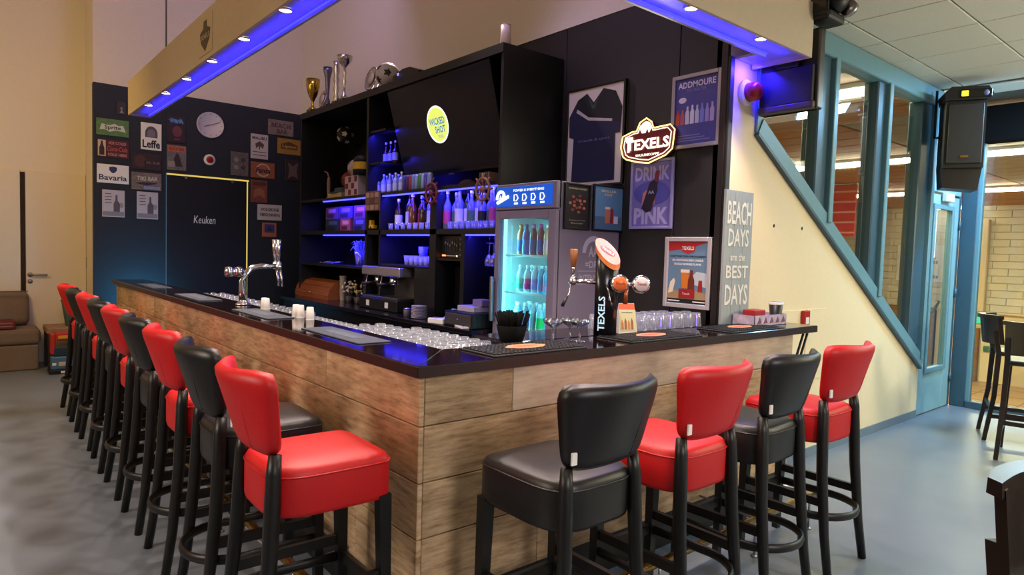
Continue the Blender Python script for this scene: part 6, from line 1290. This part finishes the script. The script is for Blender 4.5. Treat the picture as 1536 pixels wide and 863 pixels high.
# coupe glasses
cg_ = empty('coupe_glass')
mcp = glassmat('coupe_glass_mat', (215, 222, 230), 0.95, 0.03, 0.16)
MB().lathe([(0.032, 0), (0.032, 0.003), (0.006, 0.008), (0.004, 0.06), (0.012, 0.068), (0.045, 0.088), (0.05, 0.105), (0.0485, 0.105), (0.042, 0.09), (0.01, 0.072), (0, 0.07)], 20, cap=False).build('glass', mcp, cg_)
MB().lathe([(0.0485, 0.104), (0.0505, 0.1065), (0.0485, 0.109)], 20, cap=False).build('rim', mcp, cg_)
for k, (u, v) in enumerate(((829, 512), (850, 509), (869, 512))):
    p = onz(u, v, TOP); put(cg_, (float(p[0]), min(float(p[1]), 2.33), TOP), '%s of the three coupe glasses left of the beer tower' % ['leftmost', 'middle', 'rightmost'][k], 'glass', 'coupe glasses')
# table card
p = onz(942, 500, TOP)
r_ = empty('table_card', (float(p[0]), float(p[1])+0.02, TOP), math.radians(-30), 'folded promotional table card with orange top beside the beer tower', 'card')
hw, hh = 0.052, 0.165
MB().add([(-hw*1.05, -0.045, 0), (hw*1.05, -0.045, 0), (hw*0.85, 0, hh), (-hw*0.85, 0, hh), (-hw*1.05, 0.045, 0), (hw*1.05, 0.045, 0)], [(0, 1, 2, 3), (5, 4, 3, 2), (4, 0, 3), (1, 5, 2)]).build('card', mat('card_white', (226, 216, 206), 0.6), r_)
CMx = Matrix.Translation((0, -0.046, 0)) @ Matrix.Rotation(-math.atan2(0.045, hh), 4, 'X')
L_ = math.hypot(hh, 0.045)
MB().prism([(-hw*0.9, L_*0.8), (hw*0.9, L_*0.8), (hw*0.82, L_*0.99), (-hw*0.82, L_*0.99)], -0.001, 0, M=CMx).build('orange_header', mat('card_orangehead', (226, 96, 60), 0.5), r_)
MB().box(-hw*0.85, hw*0.95, -0.001, 0, L_*0.1, L_*0.78, M=CMx).build('field', mat('card_field', (196, 196, 150), 0.5), r_)
for k in range(4): MB().prism([(-hw*0.7+k*hw*0.36, L_*0.14), (-hw*0.7+k*hw*0.36, L_*(0.34+0.06*(k % 2))), (-hw*0.6+k*hw*0.36, L_*(0.46+0.06*(k % 2))), (-hw*0.45+k*hw*0.36, L_*(0.34+0.06*(k % 2))), (-hw*0.45+k*hw*0.36, L_*0.14)], -0.002, -0.001, M=CMx).build('bottle_picture', mat('card_brown%d' % (k % 2), [(190, 120, 50), (150, 80, 40)][k % 2], 0.5), r_)
b = MB(); b.box(-hw*0.6, hw*0.6, -0.002, -0.001, L_*0.68, L_*0.71, M=CMx); b.build('text_line', m_grey, r_)
# cardboard box, red tray and cup at the right end
p = onz(1125, 487, TOP); bx = float(p[0])
r_ = empty('snack_box', (3.86, 2.20, TOP), 0, 'open white and purple patterned carton at the right end of the counter', 'carton')
mw = mat('box_pattern', (186, 172, 196), 0.6, var=0.35, scale=16); 
MB().box(0, 0.40, 0, 0.004, 0, 0.07).box(0, 0.40, 0.156, 0.16, 0, 0.07).box(0, 0.004, 0, 0.16, 0, 0.07).box(0.396, 0.4, 0, 0.16, 0, 0.07).box(0, 0.4, 0, 0.16, 0, 0.003).build('carton', mw, r_)
b = MB()
for k in range(5): b.prism([(0.03+0.075*k, 0.015), (0.06+0.075*k, 0.06), (0.085+0.075*k, 0.02)], -0.001, 0)
b.build('print', mat('box_print', (120, 70, 96), 0.6), r_)
tag(MB().rbox(3.93, 4.06, 2.24, 2.33, TOP+0.055, TOP+0.10, 0.004, 1).build('red_packet', mat('packet_red', (160, 30, 34), 0.5)), 'red packet lying in the patterned carton', 'packet')
r_ = empty('cola_cup', (4.19, 2.24, TOP+0.004), 0, 'black paper cup with white lid line beside the patterned carton', 'cup')
MB().lathe([(0.032, 0), (0.045, 0.13), (0.043, 0.13), (0.03, 0.008), (0, 0.008)], 18, cap=False).build('cup', mat('cup_black', (18, 16, 18), 0.4), r_); MB().lathe([(0.0455, 0.126), (0.047, 0.13), (0.047, 0.142), (0.044, 0.145)], 18, cap=False).build('rim', m_whitep, r_); MB().lathe([(0.0, 0.12), (0.043, 0.12)], 18, cap=False).build('drink', mat('cola', (20, 8, 6), 0.1), r_)

# ------------------------------------------------------------------ seating corner at far left
m_sofa = mat('sofa_grey', (122, 106, 92), 0.9, var=0.12, scale=60, bump=0.2)
sf = empty('sofa_bench', (-1.6, 9.45, 0), 0, 'grey-brown upholstered bench against the white wall', 'bench')
MB().rbox(0, 2.3, 0.02, 0.54, 0.0, 0.30, 0.02, 2).build('base', m_sofa, sf); MB().rbox(0, 2.32, 0, 0.5, 0.30, 0.49, 0.05, 3).build('seat_cushion', m_sofa, sf)
CMt = Matrix.Translation((1.75, 0.33, 0.49)) @ Matrix.Rotation(math.radians(-12), 4, 'X')
cu = empty('sofa_cushion', (0.12, 9.87, 0.49), 0, 'grey-brown back cushion leaning on the wall above the bench', 'cushion')
MB().rbox(-0.5, 0.52, -0.1, 0.1, 0, 0.42, 0.08, 4, M=Matrix.Rotation(math.radians(-14), 4, 'X'), smooth=True).build('cushion', m_sofa, cu); MB().tube([(-0.48, -0.10, 0.42), (0.5, -0.10, 0.42)], 0.006, 5).build('piping', m_sofa, cu)
gb = empty('game_case', (0.13, 9.57, 0.49), 0.05, 'flat red game case lying on the bench', 'box')
MB().rbox(-0.35, 0.35, -0.12, 0.12, 0.0, 0.10, 0.01, 1).build('case', mat('case_red', (110, 26, 22), 0.5), gb)
for k in range(2): MB().box(-0.3, 0.32, -0.124, -0.1195, 0.03+0.035*k, 0.045+0.035*k).build('stripe', mat('case_stripe', (150, 110, 104), 0.5), gb)
tb = empty('side_table', (0.76, 9.25, 0), 0, 'low wooden side table beside the bench', 'table')
mtb = mat('table_wood', (150, 114, 84), 0.5, var=0.15, scale=8)
MB().rbox(0, 0.42, 0, 0.5, 0.44, 0.51, 0.01, 1).build('top', mtb, tb)
for x, y in ((0.03, 0.03), (0.39, 0.03), (0.03, 0.47), (0.39, 0.47)): MB().bar((x, y, 0), (x, y, 0.44), 0.04, 0.04).build('leg', mat('table_leg_dark', (60, 40, 32), 0.5), tb)
r_ = empty('teal_bucket', (1.06, 9.48, 0.51), 0, 'dim teal bucket on the side table', 'bucket')
MB().lathe([(0.10, 0), (0.14, 0.30), (0.135, 0.30), (0.095, 0.01), (0, 0.01)], 20, cap=False).build('body', mat('teal', (60, 84, 84), 0.6), r_); MB().lathe([(0.138, 0.29), (0.146, 0.295), (0.146, 0.31), (0.135, 0.31)], 20, cap=False).build('rim', mat('teal', (60, 84, 84)), r_)
tt = empty('toy_truck', (0.78, 9.05, 0), 0, 'upright red and blue toy truck on the floor before the table', 'toy')
MB().rbox(0, 0.26, 0.0, 0.15, 0.05, 0.20, 0.015, 2).build('bonnet', mat('truck_blue', (70, 110, 150), 0.4), tt)
MB().rbox(0.03, 0.24, 0.02, 0.16, 0.20, 0.30, 0.01, 1).build('windscreen', mat('truck_glass', (40, 60, 80), 0.3), tt)
MB().rbox(0.0, 0.05, 0.03, 0.17, 0.22, 0.46, 0.012, 1).rbox(0.22, 0.27, 0.03, 0.17, 0.22, 0.46, 0.012, 1).rbox(0.05, 0.22, 0.03, 0.17, 0.38, 0.47, 0.012, 1).build('red_body', mat('truck_red', (186, 50, 40), 0.4), tt)
MB().rbox(0.07, 0.20, 0.024, 0.032, 0.40, 0.44, 0.003, 1).build('yellow_mark', mat('truck_yellow', (220, 150, 60), 0.4), tt)
MB().rbox(0.07, 0.19, -0.008, 0.0, 0.09, 0.14, 0.003, 1).build('grille', mat('truck_grille', (190, 180, 170), 0.4), tt)
for x in (0.03, 0.23): MB().rbox(x-0.02, x+0.02, -0.006, 0.0, 0.10, 0.13, 0.003, 1).build('headlight', m_whitep, tt)
MB().rbox(-0.02, 0.28, -0.02, 0.18, 0.0, 0.05, 0.01, 1).build('bumper', m_blkplastic, tt)
MB().rbox(0.09, 0.17, -0.024, -0.019, 0.01, 0.035, 0.003, 1).build('plate', m_whitep, tt)
# white double door in the white wall
wd_ = empty('door_4', (0, 0, 0)); wd_['kind'] = 'structure'
e0 = ony(37.5, 256, YW); e1 = ony(128, 263.6, YW); es0 = ony(30.5, 300, YW); es1 = ony(37, 300, YW)
m_dw = mat('door_white', (224, 214, 198), 0.6)
MB().rbox(float(es1[0])+0.004, float(e1[0]), YW-0.03, YW-0.001, 0.01, float(e0[2]), 0.003, 1).build('leaf', m_dw, wd_)
MB().rbox(-1.3, float(es0[0])-0.004, YW-0.03, YW-0.001, 0.01, float(e0[2]), 0.003, 1).build('leaf', m_dw, wd_)
MB().rbox(float(es0[0]), float(es1[0]), YW-0.04, YW-0.001, 0.01, float(e0[2])-0.02, 0.004, 1).build('edge_profile', mat('profile_dark', (62, 50, 40), 0.25, 0.7), wd_)
MB().rbox(float(e1[0])+0.012, float(e1[0])+0.06, YW-0.025, YW-0.001, 0.0, float(e0[2])+0.02, 0.003, 1).build('jamb', m_dw, wd_)
for v in (286, 323, 394):
    p = ony(129.5, v, YW); MB().lathe([(0.012, -0.07), (0.012, 0.07)], 8, (float(p[0])+0.005, YW-0.03, float(p[2]))).build('hinge', m_grey, wd_)
p = ony(45, 412, YW); p2 = ony(45, 422, YW)
MB().lathe([(0.028, 0), (0.028, 0.012)], 14, M=Matrix.Translation((float(p[0]), YW-0.03, float(p[2]))) @ RX).tube([(float(p[0]), YW-0.04, float(p[2])), (float(p[0]), YW-0.075, float(p[2])), (float(p[0])+0.17, YW-0.075, float(p[2]))], 0.012, 8).build('handle', m_steel, wd_)
MB().lathe([(0.026, 0), (0.026, 0.012)], 14, M=Matrix.Translation((float(p2[0]), YW-0.03, float(p2[2]))) @ RX).build('lock_rosette', m_steel, wd_)

# ------------------------------------------------------------------ right hand side: screen box, speaker, stage light, high chairs
tvb = empty('side_screen', (4.06, 2.0, 2.5), 0, 'black side screen hanging below the soffit end, seen edge-on', 'screen')
MB().rbox(0.0, 0.035, 0.01, 0.36, 0.045, 0.27, 0.004, 1).build('rear_cover', mat('screen_rear', (16, 16, 34), 0.5), tvb)
MB().rbox(0.0, 0.10, 0.0, 0.37, 0.0, 0.05, 0.012, 2).build('lower_housing', mat('housing_brown', (70, 60, 52), 0.5), tvb)
MB().rbox(0.035, 0.11, -0.012, 0.38, 0.0, 0.50, 0.012, 2).build('screen_body', mat('side_black', (40, 36, 32), 0.3), tvb)
MB().rbox(-0.012, 0.035, 0.10, 0.25, 0.27, 0.299, 0.004, 1).build('mount', m_blkmetal, tvb)
sl = empty('stage_light', (4.12, 1.93, 3.00), 0, 'black moving stage light at the top edge above the soffit end', 'stage light')
MB().rbox(-0.09, 0.13, -0.02, 0.12, 0.02, 0.08, 0.02, 2).build('base', m_blkplastic, sl); MB().sphere((0.06, 0.03, 0.17), 0.09, 16, 10).build('head', m_blkplastic, sl)
MB().lathe([(0.05, 0), (0.055, 0.03), (0.05, 0.032)], 16, M=Matrix.Translation((0.12, -0.03, 0.13)) @ Matrix.Rotation(math.radians(110), 4, 'Y')).build('lens_ring', m_steel, sl)
MB().rbox(-0.1, -0.07, -0.01, 0.1, 0.05, 0.26, 0.01, 1).build('yoke', m_blkplastic, sl)
MB().bar((-0.085, 0.05, 0.24), (-0.085, 0.05, 2.0), 0.03, 0.03).build('hanging_tube', m_blkmetal, sl)
# speaker near the door, facing the bar
SPS = 0.80
spk = empty('wall_speaker', (7.24, 2.13, 2.36), math.radians(-62), 'black loudspeaker box mounted high beside the blue door', 'speaker')
MB().prism([(-0.24, 0.10), (0.24, 0.10), (0.24, 0.78), (-0.24, 0.78)], -0.2, 0.16).build('cabinet', m_blkplastic, spk)
MB().rbox(-0.21, 0.21, -0.225, -0.2, 0.14, 0.75, 0.01, 1).build('grille', mat('grille_dark', (38, 32, 26), 0.7, var=0.3, scale=90), spk)
MB().rbox(-0.05, 0.05, -0.232, -0.225, 0.20, 0.225, 0.002, 1).build('badge', m_brass, spk)
MB().prism([(-0.22, -0.10), (0.2, -0.13), (0.24, 0.098), (-0.24, 0.098)], -0.16, 0.15).build('lower_wedge', mat('wedge_dark', (30, 26, 24), 0.4), spk)
for s in (-1, 1): MB().rbox(s*0.235-0.02, s*0.235+0.02, -0.05, 0.05, 0.35, 0.55, 0.008, 1).build('bracket', m_blkmetal, spk)
MB().tube([(-0.25, 0.05, 0.45), (-0.30, 0.1, 0.45), (-0.30, 0.1, 0.955)], 0.018, 8).build('ceiling_pole', m_blkmetal, spk)
spk.scale = (SPS*0.82, SPS, SPS*1.12)
sl2 = empty('laser_light', (7.24, 2.13, 3.062), math.radians(-62), 'flat black party light with a yellow lens on top of the speaker', 'stage light')
b = MB(); b.prism([(-0.26, 0.0), (0.26, 0.0), (0.30, 0.07), (0.24, 0.15), (-0.2, 0.155), (-0.28, 0.09)], -0.24, 0.14); b.build('housing', m_blkplastic, sl2)
MB().rbox(-0.10, 0.28, -0.25, -0.24, 0.025, 0.115, 0.006, 1).build('front_window', mat('lens_dark', (24, 20, 18), 0.1), sl2)
MB().rbox(-0.08, 0.0, -0.256, -0.25, 0.04, 0.10, 0.004, 1).build('yellow_lens', emat('lens_yellow', (255, 224, 40), 2.2), sl2)
MB().lathe([(0.035, 0), (0.03, 0.008), (0, 0.008)], 14, M=Matrix.Translation((0.21, -0.25, 0.07)) @ RX).build('blue_lens', mat('lens_blue', (110, 120, 170), 0.1), sl2)

sl2.scale = (SPS*0.82, SPS, SPS)
# wooden high chairs on the right
m_dkwood = mat('dark_wood_chair', (40, 31, 26), 0.3, var=0.15, scale=12)
def make_high_chair():
    root = empty('high_chair')
    MB().rbox(-0.21, 0.21, -0.20, 0.21, 0.76, 0.80, 0.012, 2).build('seat', m_dkwood, root)
    for s in (-1, 1):
        MB().tube([(s*0.23, -0.27, 0), (s*0.21, -0.215, 0.4), (s*0.20, -0.20, 0.78), (s*0.205, -0.235, 0.98)], [0.022, 0.025, 0.027, 0.022], 4, False, rot=PI/4).build('leg', m_dkwood, root)
        MB().tube([(s*0.23, 0.23, 0), (s*0.20, 0.18, 0.77)], [0.022, 0.027], 4, False, rot=PI/4).build('leg', m_dkwood, root)
        MB().bar((s*0.215, 0.21, 0.22), (s*0.222, -0.245, 0.22), 0.02, 0.035).build('stretcher', m_dkwood, root)
    MB().bar((-0.215, 0.205, 0.28), (0.215, 0.205, 0.28), 0.02, 0.04).build('stretcher', m_dkwood, root); MB().bar((-0.215, -0.23, 0.30), (0.215, -0.23, 0.30), 0.02, 0.035).build('stretcher', m_dkwood, root)
    N = 16; ro_, ri_ = [], []
    secs = []
    for k in range(N+1):
        u = -1+2*k/N; x = 0.225*u; y = -0.29+0.11*u*u; t = 0.016
        secs.append([(x, y-t, 0.86), (x, y+t, 0.86), (x*1.02, y+t-0.03, 1.10), (x*1.02, y-t-0.03, 1.10)])
    MB().loft(secs, smooth=False).build('backrest', m_dkwood, root)
    secs = []
    for k in range(N+1):
        u = -1+2*k/N; x = 0.245*u; y = -0.325+0.12*u*u; e = 0.030*(1-0.3*abs(u)**6)
        secs.append([(x, y-e, 1.085), (x, y+e, 1.085), (x, y+e*0.9, 1.118), (x, y-e*0.9, 1.118)])
    MB().loft(secs, smooth=False).build('top_rail', m_dkwood, root)
    return root
hc = make_high_chair()
hc.location = (6.66, 1.30, 0); hc.rotation_euler.z = math.radians(-80); tag(hc, 'dark wooden high chair at the right edge, its backrest towards the bar', 'chair', 'dark wooden high chairs')
o = copy_tree(hc); o.location = (7.30, 1.55, 0); o.rotation_euler.z = math.radians(-160); tag(o, 'dark wooden high chair seen side-on before the glass wall', 'chair', 'dark wooden high chairs')
o = copy_tree(hc); o.location = (1.673, 0.06, 0); o.rotation_euler.z = math.radians(143); tag(o, 'dark wooden high chair cropped at the bottom right corner', 'chair', 'dark wooden high chairs')
